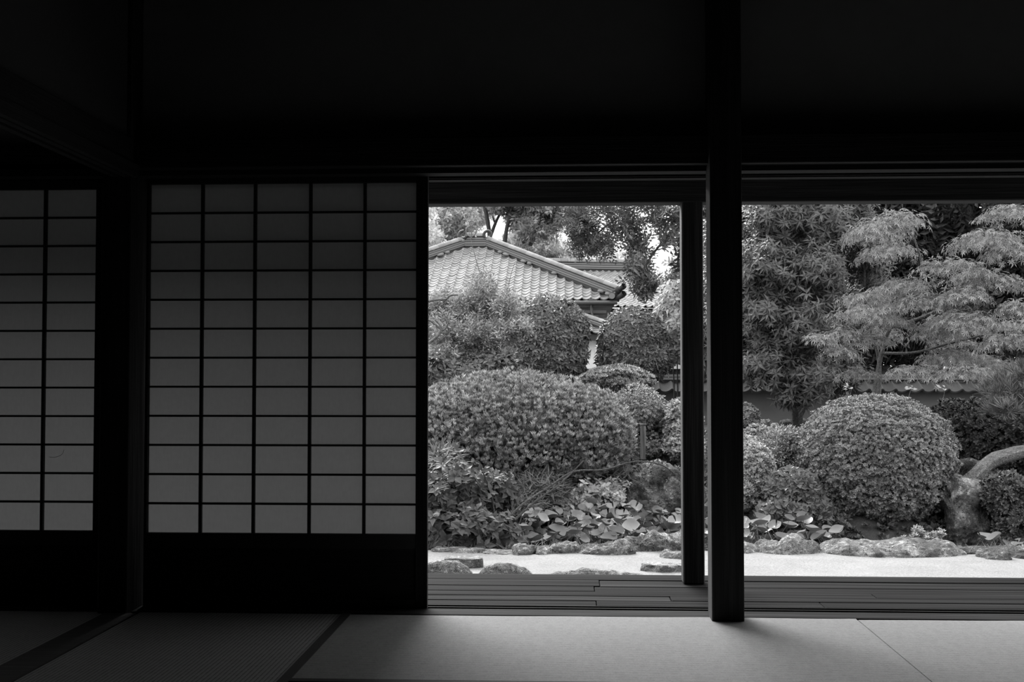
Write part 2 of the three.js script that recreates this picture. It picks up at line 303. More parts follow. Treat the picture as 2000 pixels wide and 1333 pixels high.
{
  const g = new THREE.PlaneGeometry(60, 74, 240, 296); g.rotateX(-Math.PI / 2); g.translate(0, 0, -43);
  const p = g.attributes.position, uv = g.attributes.uv;
  for (let i = 0; i < p.count; i++) { const x = p.getX(i), z = p.getZ(i); p.setY(i, groundY(x, z)); uv.setXY(i, x, z); }
  g.computeVertexNormals();
  const o = structure('ground', 'dark mossy soil of the garden', V(0, Y_GRAVEL, -12)); part(o, 'soil', g, MAT.soil);
  const gg = new THREE.PlaneGeometry(24, 4.4, 160, 30); gg.rotateX(-Math.PI / 2); gg.translate(0, 0, -7.75);
  const q = gg.attributes.position, u2 = gg.attributes.uv;
  for (let i = 0; i < q.count; i++) { const x = q.getX(i), z = q.getZ(i); let zz = z; if (z < -9.9) zz = z + 0.12 * perlin.noise(x * 1.3, 3, 1); q.setZ(i, zz); q.setY(i, groundY(x, z) + 0.012 + 0.008 * perlin.noise(x * 4, z * 4, 2)); u2.setXY(i, x, zz); }
  gg.computeVertexNormals();
  const gr = structure('gravel_path', 'pale raked gravel strip beside the veranda', V(0, Y_GRAVEL, -8)); part(gr, 'gravel', gg, MAT.gravel);
  const w = new THREE.PlaneGeometry(24, 4.6, 1, 1); w.rotateX(-Math.PI / 2); w.translate(0, Y_WATER, -12);
  const water = structure('pond_water', 'dark still water of the pond', V(0, Y_WATER, -12)); part(water, 'water_surface', w, mat(0.012, 0.06));
}

// ---------------------------------------------------------------- stones
function rockGeo(w, h, d, seed, { detail = 16, rough = 0.22, flat = 0, lichen = 0.5, tone = 1, block = 0.75 } = {}) {
  let g = new THREE.IcosahedronGeometry(1, detail); g.deleteAttribute('uv'); g.deleteAttribute('normal'); g = mergeVertices(g, 1e-4);
  const p = g.attributes.position, col = [], uv = [], size = Math.cbrt(w * h * d), f = 1.7 / size;
  for (let i = 0; i < p.count; i++) {
    const v = V(p.getX(i), p.getY(i), p.getZ(i)), pw = (x) => Math.sign(x) * Math.pow(Math.abs(x), block);
    const e = V(pw(v.x) * w / 2, pw(v.y) * h / 2, pw(v.z) * d / 2), n = V(v.x / w, v.y / h, v.z / d).normalize();
    const lump = fbm(e.x * f + seed * 7.7, e.y * f, e.z * f + seed, 5), pit = perlin.noise(e.x * f * 5 + seed, e.y * f * 5, e.z * f * 5);
    const q = e.addScaledVector(n, size * rough * (1.5 * lump - 0.16 * Math.max(0, pit) + 0.08 * pit));
    if (flat) q.y = Math.min(q.y, h * (0.5 - flat * 0.25) + 0.03 * size * perlin.noise(q.x * f * 2 + seed, 0, q.z * f * 2));
    p.setXYZ(i, q.x, q.y, q.z);
    const s = fbm(q.x * 7 + seed, q.y * 7, q.z * 7, 4), l = smooth(0.08, 0.2, s) * lichen, dk = smooth(0.0, 0.3, fbm(q.x * 5 + 40 + seed, q.y * 5, q.z * 5, 4)) * 0.6, sp = 0.7 * smooth(0.1, 0.25, fbm(q.x * 30, q.y * 30 + seed, q.z * 30, 2));
    const c = tone * (1 + 1.5 * l + sp) * (1 - dk); col.push(c, c, c); 
  }
  g.setAttribute('color', new THREE.Float32BufferAttribute(col, 3)); g.computeVertexNormals(); g = g.toNonIndexed();
  const P3 = g.attributes.position, a = V(0, 0, 0), b = V(0, 0, 0), c = V(0, 0, 0);
  for (let i = 0; i < P3.count; i += 3) {
    a.fromBufferAttribute(P3, i); b.fromBufferAttribute(P3, i + 1); c.fromBufferAttribute(P3, i + 2); const n = b.clone().sub(a).cross(c.clone().sub(a)), ax = Math.abs(n.x), ay = Math.abs(n.y), az = Math.abs(n.z);
    for (const q of [a, b, c]) ay >= ax && ay >= az ? uv.push(q.x, q.z) : ax > az ? uv.push(q.z + 0.3, q.y) : uv.push(q.x, q.y + 0.2);
  }
  g.setAttribute('uv', new THREE.Float32BufferAttribute(uv, 2));
  return g;
}
const rockMat = mat(0.38, 0.9, { map: stoneTex, bumpMap: stoneTex, bumpScale: 0.03, vertexColors: true });
let rockSeed = 3; const mossy = [];
function rock(label, x0, x1, y0, y1, D, o = {}) {
  // x0..x1, y0..y1: what shows of it at distance D; its foot is sunk a little
  const c = at((x0 + x1) / 2, (y0 + y1) / 2, D), w = M(D, x1 - x0), h = M(D, y1 - y0) * 1.25, d = o.depth ?? Math.max(0.25, w * 0.55);
  const g = rockGeo(w, h, d, rockSeed++, o); g.rotateY((o.turn ?? 0)); if (o.tilt) g.rotateZ(o.tilt);
  const base = V(c.x, c.y - h * 0.5, c.z - d * 0.3); g.translate(c.x, c.y - h * 0.1, c.z - d * 0.3);
  const m = shade(new THREE.Mesh(g.translate(-base.x, -base.y, -base.z), rockMat)); m.name = numbered(o.name ?? 'rock'); m.position.copy(base); scene.add(m);
  tag(m, label, 'rock', o.group); if (o.moss) mossy.push([m, o.moss]); return m;
}
function slab(label, x0, x1, y0, y1, o = {}) {                        // a flat stone lying on the gravel, its top seen from y0 to y1
  const a = onGround((x0 + x1) / 2, y1, Y_GRAVEL), b = onGround((x0 + x1) / 2, y0, Y_GRAVEL + (o.height ?? 0.08)), D = -(a.z + b.z) / 2;
  const w = M(D, x1 - x0), d = Math.max(0.15, a.z - b.z), h = (o.height ?? 0.08) * 2.2;
  const g = rockGeo(w, o.flat ? h : h * 0.95, d, rockSeed++, { rough: 0.1, flat: 0, lichen: 0.25, block: 0.95, detail: 20, ...o });
  const base = V(at((x0 + x1) / 2, y1, D).x, Y_GRAVEL - h * 0.3, -D);
  const m = shade(new THREE.Mesh(g, rockMat)); g.translate(0, h * (o.flat ? 0.42 : 0.33), 0); m.name = numbered('stepping_stone'); m.position.copy(base); scene.add(m);
  return tag(m, label, 'stepping stone');
}
slab('smooth dark stepping stone lowest beside the paper screen, at the veranda edge', 815, 926, 1101, 1128, { tone: 0.8, height: 0.12 });
slab('domed pale stepping stone, second from the paper screen at the veranda edge', 934, 1040, 1105, 1130, { tone: 1.0, height: 0.1 });
slab('long low stepping stone mostly hidden by the veranda edge', 1058, 1270, 1112, 1138, { tone: 1.0, height: 0.07 });
slab('rough split slab lying loose on the gravel next to the slim veranda pillar', 1254, 1345, 1099, 1119, { tone: 1.35, height: 0.07, rough: 0.3, flat: 0.9, block: 0.6 });
slab('square cut stone lying behind the smooth dark stepping stone', 868, 944, 1089, 1107, { tone: 1.05, height: 0.08, block: 0.45, flat: 0.8 });
rock('long flat pale kerb stone under the broad-leaved shrub', 842, 945, 1066, 1092, 9.75, { tone: 1.3, flat: 0.8 });
rock('low pale kerb stone between the flat one and the small round ones', 938, 1025, 1074, 1097, 9.7, { tone: 1.45, flat: 0.8 });
rock('small dark kerb stone partly under leaves by the low pale stone', 1000, 1046, 1066, 1094, 9.65, { tone: 0.75 });
rock('smallest round kerb stone before the lotus leaves', 1045, 1077, 1072, 1093, 9.65, { tone: 0.95 });
rock('rounded kerb stone with a tuft of grass behind it before the lotus', 1075, 1130, 1062, 1093, 9.7, { tone: 0.85 });
rock('long sloping speckled kerb stone before the lotus leaves', 1112, 1240, 1064, 1099, 9.62, { tone: 0.8, tilt: 0.1, lichen: 0.9 });
rock('big hollowed boulder beside the slim veranda pillar at the pond edge', 1222, 1345, 1043, 1100, 9.85, { tone: 1.15, rough: 0.36, detail: 22, lichen: 0.6 });
rock('low broken stone at the foot of the hollowed boulder', 1290, 1345, 1082, 1103, 9.45, { tone: 0.85 });
rock('rough dark kerb rock with a small hole beside the square pillar', 1405, 1606, 1070, 1110, 9.75, { tone: 0.8, rough: 0.3, detail: 22, depth: 0.7 });
rock('longest kerb boulder with pale lichen patches below the round clipped shrub', 1600, 1892, 1066, 1110, 9.75, { tone: 0.85, lichen: 1, detail: 26, depth: 0.65, rough: 0.16, block: 0.7 });
rock('small dark stone alone at the end of the longest kerb boulder', 1922, 1981, 1079, 1109, 9.5, { tone: 0.6, block: 0.75 });
rock('kerb stone cut by the edge of the picture', 1978, 2060, 1074, 1114, 9.6, { tone: 0.8 });
rock('flat mossy stone behind the small dark stone', 1862, 2010, 1070, 1088, 10, { tone: 0.5, flat: 0.6 });
rock('mossy boulder with an overhang standing above the lotus leaves', 1212, 1345, 908, 1000, 12.9, { moss: 260, tone: 0.55, rough: 0.32, detail: 24, lichen: 0.9, depth: 0.7 });
rock('flat stone on the bank behind the mossy boulder', 1255, 1330, 885, 905, 14.2, { tone: 1.0, flat: 0.8 });
rock('tall lichen-spotted stone beside the round clipped shrub', 1846, 1936, 932, 1062, 11.6, { tone: 0.75, rough: 0.36, detail: 24, lichen: 1, depth: 0.4, block: 0.75 });
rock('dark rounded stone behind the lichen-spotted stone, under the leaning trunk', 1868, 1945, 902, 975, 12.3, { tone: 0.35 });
rock('stone hung with leaves at the end of the leaning trunk', 1945, 2040, 945, 1062, 11.7, { tone: 0.7, rough: 0.35, lichen: 0.9 });
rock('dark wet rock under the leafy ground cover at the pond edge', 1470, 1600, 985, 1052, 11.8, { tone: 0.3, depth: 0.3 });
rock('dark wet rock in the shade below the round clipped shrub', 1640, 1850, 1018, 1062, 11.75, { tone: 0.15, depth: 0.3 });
rock('larger pale stone at the foot of the garden wall', 1484, 1512, 818, 838, 17.5, { tone: 1.2 });
rock('smaller white stone at the foot of the garden wall', 1506, 1522, 827, 843, 17.2, { tone: 2.2, lichen: 0 });
rock('grey stone half behind the round clipped shrub at the garden wall', 1525, 1585, 818, 850, 17.6, { tone: 0.5 });

// ---------------------------------------------------------------- leaves
class Geo {
  constructor() { this.p = []; this.i = []; }
  // a blade of the given length and width along dir with its upper face towards up; folded along the midrib, bent down by droop
  blade(o, dir, up, len, wid, fold = 0.2, droop = 0.15, wide = 0.45) {
    const y = dir.clone().normalize(), x = y.clone().cross(up).normalize(), z = x.clone().cross(y).normalize(), b = this.p.length / 3;
    const put = (u, s) => { const q = o.clone().addScaledVector(y, u * len).addScaledVector(x, s * wid / 2).addScaledVector(z, Math.abs(s) * fold * wid - droop * len * u * u); this.p.push(q.x, q.y, q.z); };
    put(0, 0); put(wide, -1); put(wide, 0); put(wide, 1); put(1, 0);
    this.i.push(b, b + 2, b + 1, b, b + 3, b + 2, b + 1, b + 2, b + 4, b + 2, b + 3, b + 4); return this;
  }
  flat(o, dir, up, len, wid) {                                        // two triangles: small leaves and needles
    const y = dir.clone().normalize(), x = y.clone().cross(up).normalize(), b = this.p.length / 3;
    for (const [u, s] of [[0, 0], [0.55, -1], [0.55, 1], [1, 0]]) { const q = o.clone().addScaledVector(y, u * len).addScaledVector(x, s * wid / 2); this.p.push(q.x, q.y, q.z); }
    this.i.push(b, b + 2, b + 1, b + 1, b + 2, b + 3); return this;
  }
  star(o, dir, up, size, lobes = 7) {                                 // a maple leaf: pointed lobes round its stalk
    const y = dir.clone().normalize(), x = y.clone().cross(up).normalize(), z = x.clone().cross(y), b = this.p.length / 3;
    const put = (a, r, h) => { const q = o.clone().addScaledVector(y, Math.cos(a) * r * size + size * 0.25).addScaledVector(x, Math.sin(a) * r * size).addScaledVector(z, h * size); this.p.push(q.x, q.y, q.z); };
    put(0, 0, 0);
    for (let k = 0; k < lobes; k++) { const a = (k / (lobes - 1) - 0.5) * 4.3, n = 1 - 0.5 * Math.abs(k / (lobes - 1) - 0.5) * 2 * 0.9; put(a - 0.2, 0.3 * n + 0.06, 0.03); put(a, 0.75 * n, -0.12 * n); put(a + 0.2, 0.3 * n + 0.06, 0.03); }
    for (let k = 0; k < lobes; k++) { const m = b + 1 + k * 3; this.i.push(b, m, m + 1, b, m + 1, m + 2); }
    return this;
  }
  build() { const g = new THREE.BufferGeometry(); g.setAttribute('position', new THREE.Float32BufferAttribute(this.p, 3)); g.setIndex(this.i); const q = g.toNonIndexed(); q.computeVertexNormals(); return q; }
}
const sph = (r) => { const z = 2 * r() - 1, a = 6.2832 * r(), s = Math.sqrt(1 - z * z); return V(s * Math.cos(a), z, s * Math.sin(a)); };
const UP = V(0, 1, 0);
// sprigs: small groups of leaves about the origin, their axis along +y
function rosette(seed, n, len, wid, open = 0.9) {
  const r = rng(seed), g = new Geo();
  for (let k = 0; k < n; k++) { const a = k * 2.4 + r() * 0.5, t = open * (0.35 + 0.75 * (1 - k / n)) + 0.15 * r(), dir = V(Math.sin(t) * Math.cos(a), Math.cos(t), Math.sin(t) * Math.sin(a)); g.flat(V(0, -0.004, 0), dir, V(-Math.cos(t) * Math.cos(a), Math.sin(t), -Math.cos(t) * Math.sin(a)), len * (0.75 + 0.4 * r()), wid * (0.8 + 0.4 * r())); }
  return g.build();
}
function whorl(seed, n, len, wid, tilt = 1.25, droop = 0.25) {         // drooping leaves round the end of a shoot
  const r = rng(seed), g = new Geo();
  for (let k = 0; k < n; k++) { const a = k * 2.4 + r() * 0.4, t = tilt * (0.55 + 0.6 * (1 - k / n)), dir = V(Math.sin(t) * Math.cos(a), Math.cos(t), Math.sin(t) * Math.sin(a)); g.blade(V(0, -0.1 * len * (1 - k / n) * 3, 0), dir, UP, len * (0.7 + 0.5 * r()), wid * (0.8 + 0.4 * r()), 0.15, droop); }
  return g.build();
}
function spray(seed, n, length, len, wid, flatness = 0.35) {           // leaves on both sides of a twig
  const r = rng(seed), g = new Geo();
  for (let k = 0; k < n; k++) { const u = k / n, s = k % 2 ? 1 : -1, o = V(0.1 * length * Math.sin(u * 3), u * length - length / 2, 0.08 * length * Math.cos(u * 2)); g.blade(o, V(s * (0.7 + 0.3 * r()), 0.5 + 0.4 * r(), (r() - 0.5) * 2 * flatness), V(0, 0.2, 1), len * (0.7 + 0.5 * r()), wid * (0.8 + 0.4 * r()), 0.12, 0.15); }
  return g.build();
}
function starSpray(seed, n, spread, size) {
  const r = rng(seed), g = new Geo();
  for (let k = 0; k < n; k++) { const a = k * 2.4 + r(), q = spread * Math.sqrt((k + 0.4) / n), o = V(q * Math.cos(a), -0.35 * q + 0.02 * r(), q * Math.sin(a)); g.star(o, V(Math.cos(a), -0.55 - 0.4 * r(), Math.sin(a)), V(Math.cos(a) * 0.5, 1, Math.sin(a) * 0.5), size * (0.75 + 0.5 * r()), 5 + 2 * (k % 2)); }
  return g.build();
}
function needles(seed, n, len, wid, cone = 0.9) {
  const r = rng(seed), g = new Geo();
  for (let k = 0; k < n; k++) { const a = 6.283 * r(), t = cone * Math.sqrt(r()), dir = V(Math.sin(t) * Math.cos(a), Math.cos(t), Math.sin(t) * Math.sin(a)); g.flat(V(0, len * 0.3 * (r() - 0.5), 0), dir, sph(r), len * (0.7 + 0.5 * r()), wid); }
  return g.build();
}
function feather(seed, n, length, len, wid) {
  const r = rng(seed), g = new Geo();
  for (let k = 0; k < n; k++) { const u = k / n, a = k * 2.4; g.flat(V(0, u * length - length / 2, 0), V(Math.cos(a), 0.7, Math.sin(a)), sph(r), len * (0.7 + 0.6 * r()), wid); }
  return g.build();
}
const SPRIG = {
  azalea: [1, 2, 3].map((s) => rosette(s, 9, 0.05, 0.012, 0.5)),
  fine: [4, 5, 6].map((s) => rosette(s, 8, 0.025, 0.011, 1.05)),
  small: [7, 8].map((s) => rosette(s, 7, 0.028, 0.014, 1.1)),
  camellia: [9, 10, 11].map((s) => whorl(s, 5, 0.07, 0.036, 1.3, 0.25)),
  evergreen: [12, 13, 14].map((s) => whorl(s, 9, 0.12, 0.032, 1.5, 0.5)),
  maple: [15, 16, 17].map((s) => starSpray(s, 7, 0.15, 0.085)),
  leafy: [18, 19, 20].map((s) => spray(s, 10, 0.34, 0.11, 0.035)),
  far: [21, 22, 23].map((s) => spray(s, 12, 0.5, 0.2, 0.085, 1.2)),
  feathery: [24, 25, 26].map((s) => feather(s, 15, 0.17, 0.055, 0.015)),
  pine: [27, 28].map((s) => needles(s, 22, 0.13, 0.0065)),
  ivy: [29, 30, 31].map((s) => whorl(s, 4, 0.062, 0.04, 1.5, 0.2)),
  broad: [32, 33, 34].map((s) => whorl(s, 5, 0.085, 0.05, 1.35, 0.2)),
  sasa: [35, 36].map((s) => whorl(s, 7, 0.2, 0.02, 1.1, 0.35)),
  grass: [37, 38].map((s) => whorl(s, 12, 0.22, 0.005, 0.8, 0.4)),
  light: [39, 40].map((s) => whorl(s, 5, 0.06, 0.04, 1.4, 0.1)),
};
const LEAF = {
  azalea: leafMat(0.33, 0.42, 0.15), round: leafMat(0.23, 0.42), low: leafMat(0.25, 0.45), camellia: leafMat(0.1, 0.25, 0.08), evergreen: leafMat(0.06, 0.38, 0.04), maple: leafMat(0.34, 0.5, 0.2),
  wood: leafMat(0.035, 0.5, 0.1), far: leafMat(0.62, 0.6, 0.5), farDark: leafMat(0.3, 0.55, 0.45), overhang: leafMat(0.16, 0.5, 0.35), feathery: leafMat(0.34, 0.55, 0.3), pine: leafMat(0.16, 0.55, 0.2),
  ivy: leafMat(0.07, 0.32, 0.15), broad: leafMat(0.05, 0.6, 0.15), light: leafMat(0.36, 0.45, 0.25), sasa: leafMat(0.085, 0.4, 0.2), dark: leafMat(0.05, 0.45, 0.1), grass: leafMat(0.14, 0.55, 0.3), moss: leafMat(0.16, 0.7, 0.1),
};
const dummy = new THREE.Object3D();
// samples: {p, n, s}; an instanced part 'foliage' of the thing (nobody could count it) plus, if asked, single leaves as parts
function foliage(parent, sprigs, material, samples, seed, name = 'foliage') {
  const r = rng(seed * 977 + 5), sets = sprigs.map(() => []);
  for (const s of samples) sets[Math.floor(r() * sprigs.length)].push(s);
  sets.forEach((list, k) => {
    if (!list.length) return;
    const im = shade(new THREE.InstancedMesh(sprigs[k], material, list.length)); im.name = name; im.userData.kind = 'stuff'; im.position.copy(parent.position).negate(); parent.add(im);
    list.forEach((s, i) => { pose(s, r); im.setMatrixAt(i, dummy.matrix); const t = s.t ?? 0.5 + 0.95 * r(); im.setColorAt(i, gray(t)); });
    im.frustumCulled = false;
  });
}
function pose(s, r) {
  dummy.position.copy(s.p); dummy.quaternion.setFromUnitVectors(UP, s.n.clone().normalize());
  dummy.rotateY(6.283 * r()); dummy.rotateX((r() - 0.5) * 0.7); dummy.rotateZ((r() - 0.5) * 0.7);
  dummy.scale.setScalar(s.s * (0.8 + 0.45 * r())); dummy.updateMatrix(); return dummy.matrix;
}
// points in the outer shell of lumpy ellipsoids given as [px x, px y, half width px, half height px, distance, depth radius in metres]
function shell(blobs, n, seed, { thick = 0.3, lump = 0.12, lumpF = 2.2, up = 0.35, s = 1, face = 0.15, bottom = -1 } = {}) {
  const r = rng(seed), out = [], vol = blobs.map((b) => Math.max(0.02, (b[2] * b[3] + (b[2] + b[3]) * (b[5] ?? b[2]) * 0.5) * b[4] * b[4] / F / F)), tot = vol.reduce((a, c) => a + c, 0);
  blobs.forEach((b, bi) => {
    const D = b[4], c = at(b[0], b[1], D), rx = M(D, b[2]), ry = M(D, b[3]), rz = b[5] ?? rx, m = Math.round(n * vol[bi] / tot);
    for (let k = 0; k < m; k++) {
      const d = sph(r); if (d.z < -0.55 && r() < 0.6) d.z *= -1;
      if (d.y < bottom) d.y = bottom * r();
      const L = 1 + lump * 2 * fbm(d.x * lumpF + bi * 5 + seed, d.y * lumpF, d.z * lumpF, 3), q = (1 - thick * Math.pow(r(), 1.6)) * L;
      const p = V(c.x + d.x * rx * q, c.y + d.y * ry * q, c.z + d.z * rz * q);
      const nn = V(d.x / rx, d.y / ry, d.z / rz).normalize().multiplyScalar(1 - up).addScaledVector(UP, up); nn.z += face;
      out.push({ p, n: nn, s });
    }
  });
  return out;
}
// single leaves that show at ten pixels or more: parts of their own
function leaves(parent, geos, material, samples, n, seed, scale = 1) {
  const r = rng(seed + 71), seen = samples.filter((s) => inOpening(s.p)).sort((a, b) => b.p.z - a.p.z), pool = seen.slice(0, Math.ceil(n * 1.6));
  for (let i = pool.length - 1; i > 0; i--) { const j = Math.floor(r() * (i + 1)); [pool[i], pool[j]] = [pool[j], pool[i]]; }
  pool.slice(0, n).forEach((s, i) => { pose({ ...s, p: s.p.clone().addScaledVector(s.n.clone().normalize(), 0.02), s: s.s * scale }, r); placed(parent, 'leaf', geos[i % geos.length], material, dummy.matrix.clone()); });
}
const oneLeaf = { star: [1, 2].map((s) => new Geo().star(V(0, 0, 0), V(0.7, 0.15, 0), V(-0.2, 1, 0.1 * s), 0.1, 5 + 2 * (s - 1)).build()), lance: [new Geo().blade(V(0, 0, 0), V(0.9, 0.1, 0.1), UP, 0.13, 0.038, 0.15, 0.35).build()], oval: [new Geo().blade(V(0, 0, 0), V(0.9, 0.2, 0.1), UP, 0.1, 0.06, 0.15, 0.2).build()] };
// a core of close twigs inside a clipped shrub
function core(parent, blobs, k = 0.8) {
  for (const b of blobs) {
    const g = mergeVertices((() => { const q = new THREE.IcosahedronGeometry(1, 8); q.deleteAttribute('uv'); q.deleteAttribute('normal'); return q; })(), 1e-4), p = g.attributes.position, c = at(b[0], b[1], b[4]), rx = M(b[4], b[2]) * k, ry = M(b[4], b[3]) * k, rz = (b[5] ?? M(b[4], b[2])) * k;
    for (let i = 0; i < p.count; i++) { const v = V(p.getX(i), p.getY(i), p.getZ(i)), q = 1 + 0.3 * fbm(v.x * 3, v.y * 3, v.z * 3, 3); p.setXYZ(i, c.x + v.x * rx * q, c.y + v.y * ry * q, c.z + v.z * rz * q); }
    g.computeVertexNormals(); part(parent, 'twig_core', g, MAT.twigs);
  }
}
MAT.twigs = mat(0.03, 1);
const P = (list) => list.map((a) => at(a[0], a[1], a[2]));
function plant(name, label, category, bx, D, group, y) { const p = at(bx, 740, D); return thing(name, label, category, V(p.x, y ?? groundY(p.x, p.z), p.z), group); }

// big clipped azalea
{
  const o = plant('azalea_shrub', 'largest clipped azalea mound filling the middle of the garden beside the paper screen', 'shrub', 1000, 12.6);
  const b = [[1000, 855, 225, 128, 13.2, 1.1], [870, 870, 120, 115, 12.9, 0.85], [1130, 850, 108, 95, 13, 0.75]];
  core(o, b, 0.76);
  const s = shell(b, 17000, 41, { thick: 0.17, lump: 0.09, lumpF: 5, up: 0.6, s: 1.08 });
  foliage(o, SPRIG.azalea, LEAF.azalea, s, 41);
  for (const [i, p] of [[[1000, 1010, 12.4], [1010, 960, 12.4], [1000, 900, 12.6]], [[1060, 1000, 12.5], [1080, 950, 12.5], [1120, 890, 12.6]], [[960, 1010, 12.5], [940, 960, 12.5], [900, 900, 12.5]]].entries()) part(o, 'branch', limb(P(p), 0.03, 0.012, 6, 0.2, i), MAT.bark);
}
// round clipped shrub on the other side
{
  const o = plant('azalea_shrub', 'round clipped shrub like a ball above the longest kerb boulder', 'shrub', 1712, 12.0);
  const b = [[1710, 885, 148, 112, 12.2, 0.78], [1712, 935, 140, 95, 12.2, 0.74]];
  core(o, b, 0.78);
  foliage(o, SPRIG.fine, LEAF.round, shell(b, 30000, 43, { thick: 0.15, lump: 0.08, lumpF: 5, up: 0.4, s: 0.95 }), 43);
  for (let i = 0; i < 3; i++) part(o, 'branch', limb(P([[1680 + i * 30, 1055, 12], [1685 + i * 25, 1000, 12], [1660 + i * 50, 930, 12.1]]), 0.03, 0.014, 6, 0.2, i), MAT.bark);
  // self-sown shoots standing out of its top
  const r = rng(8);
  for (const [x, y, h] of [[1661, 770, 20], [1777, 768, 14], [1843, 775, 22]]) { part(o, 'shoot', limb(P([[x - 4, y + 15, 11.9], [x, y, 11.9], [x + 2, y - h * 0.5, 11.9]]), 0.004, 0.002, 5), MAT.paleBark); for (let k = 0; k < 6; k++) { pose({ p: at(x + (r() - 0.5) * 14, y - h * 0.4 - r() * h * 0.5, 11.85), n: V(0, 1, 0.5), s: 0.45 }, r); placed(o, 'leaf', oneLeaf.oval[0], LEAF.low, dummy.matrix.clone()); } }
}
// two clipped camellias
for (const [i, label, b] of [[0, 'taller clipped camellia with a domed top, standing under the roof corner', [[1068, 655, 82, 78, 17, 0.6], [1065, 700, 82, 60, 17, 0.6]]], [1, 'clipped camellia next to the slim veranda pillar, past the strip of white wall', [[1234, 668, 66, 66, 17.2, 0.5], [1240, 700, 74, 50, 17.2, 0.5]]]]) {
  const o = plant('camellia_shrub', label, 'shrub', b[0][0], b[0][4]);
  core(o, b, 0.82);
  const s = shell(b, 4200, 51 + i, { thick: 0.18, lump: 0.07, up: 0.1, face: 0.3, s: 1.0 });
  foliage(o, SPRIG.camellia, LEAF.camellia, s, 51 + i);
  part(o, 'trunk', limb(footed(P([[b[0][0], 790, 17.1], [b[0][0] - 3, 740, 17.1], [b[0][0], 690, 17.1]])), 0.04, 0.03, 7), MAT.bark);
}
// low mounds and loose shrubs in the middle distance
function mound(name, label, bx, D, blobs, sprig, leaf, n, seed, opt = {}, stems = []) {
  const o = plant(name, label, 'shrub', bx, D);
  if (opt.core) core(o, blobs, opt.core);
  const s = shell(blobs, n, seed, opt); foliage(o, SPRIG[sprig], LEAF[leaf], s, seed);
  const bb = blobs[0], r0 = rng(seed + 3); for (let i = 0; i < 3; i++) { const c = at(bb[0] + (i - 1) * bb[2] * 0.4, bb[1], bb[4]), f = V(c.x * 0.5 + o.position.x * 0.5, 0, c.z + 0.1 * (r0() - 0.5)); f.y = groundY(f.x, f.z) - 0.05; part(o, 'stem', limb([f, f.clone().lerp(c, 0.5).add(V(0.03 * r0(), 0, 0)), c], opt.r ?? 0.014, 0.007, 6, 0.15, i), MAT.bark); }
  stems.forEach((p, i) => part(o, 'branch', limb(P(p), opt.r ?? 0.015, 0.006, 6, 0.2, i), opt.bark ?? MAT.bark));
  if (opt.leaves) leaves(o, oneLeaf[opt.leafKind ?? 'oval'], LEAF[leaf], s, opt.leaves, seed, opt.leafScale ?? 1);
  return o;
}
mound('azalea_shrub', 'low flat-topped azalea behind the largest mound, under the two camellias', 1205, 15.5, [[1205, 745, 72, 30, 15.5, 0.6]], 'fine', 'low', 4500, 61, { thick: 0.2, up: 0.6, s: 1.5, core: 0.8 });
mound('open_shrub', 'airy thin-branched shrub beside the wooden post', 1250, 14.4, [[1245, 800, 58, 48, 14.4, 0.45], [1275, 830, 40, 50, 14.6, 0.4], [1265, 870, 45, 28, 14.3, 0.35]], 'fine', 'low', 4200, 62, { thick: 0.7, up: 0.6, s: 1.15 }, [[[1262, 895, 14.4], [1258, 850, 14.4], [1235, 790, 14.4]], [[1270, 892, 14.5], [1280, 840, 14.5], [1300, 800, 14.5]], [[1263, 890, 14.4], [1262, 840, 14.3], [1262, 780, 14.4]]]);
mound('dense_shrub', 'dense shrub half hidden by the slim veranda pillar', 1325, 14.2, [[1330, 825, 38, 45, 14.2, 0.4], [1335, 870, 40, 30, 14, 0.4]], 'small', 'azalea', 2600, 63, { thick: 0.3, up: 0.5, s: 1.5, core: 0.75 });
mound('azalea_shrub', 'small clipped azalea next to the square pillar, above the pond', 1475, 12.2, [[1470, 925, 42, 58, 12.2, 0.4], [1450, 960, 40, 40, 12.1, 0.35]], 'fine', 'azalea', 4200, 64, { thick: 0.2, up: 0.45, s: 1.3, core: 0.78 });
mound('ground_cover', 'broad-leaved creeper hanging over the dark rock beside the round shrub', 1545, 11.7, [[1550, 968, 55, 50, 11.7, 0.3], [1530, 1005, 50, 30, 11.5, 0.25], [1590, 1000, 30, 40, 11.6, 0.25]], 'ivy', 'ivy', 1700, 65, { thick: 0.3, up: 0.1, face: 0.7, s: 1.0, leaves: 150, leafScale: 0.65 });
mound('soft_conifer', 'feathery low conifer between the small azalea and the round shrub', 1535, 12.6, [[1535, 868, 42, 26, 12.6, 0.3], [1570, 905, 28, 26, 12.4, 0.25], [1510, 890, 25, 20, 12.5, 0.25]], 'feathery', 'low', 1600, 66, { thick: 0.6, up: 0.25, s: 0.7 });
mound('variegated_shrub', 'pale-leaved little shrub before the stones at the garden wall', 1490, 15, [[1485, 850, 32, 20, 15, 0.3], [1455, 870, 25, 18, 14.6, 0.3]], 'light', 'low', 700, 67, { thick: 0.6, up: 0.5, s: 0.9 });
mound('azalea_shrub', 'small bush by the square pillar at the foot of the garden wall', 1455, 16, [[1452, 815, 30, 26, 16, 0.3]], 'fine', 'azalea', 1800, 68, { thick: 0.25, up: 0.5, s: 1.4, core: 0.75 });
mound('dark_shrub', 'dark shrub in shade behind the round clipped shrub and the leaning trunk', 1920, 14.5, [[1910, 850, 85, 70, 14.5, 0.6], [1990, 860, 70, 80, 14.2, 0.6], [1870, 820, 50, 40, 14.8, 0.4]], 'small', 'dark', 5200, 69, { thick: 0.5, up: 0.3, s: 1.9 });
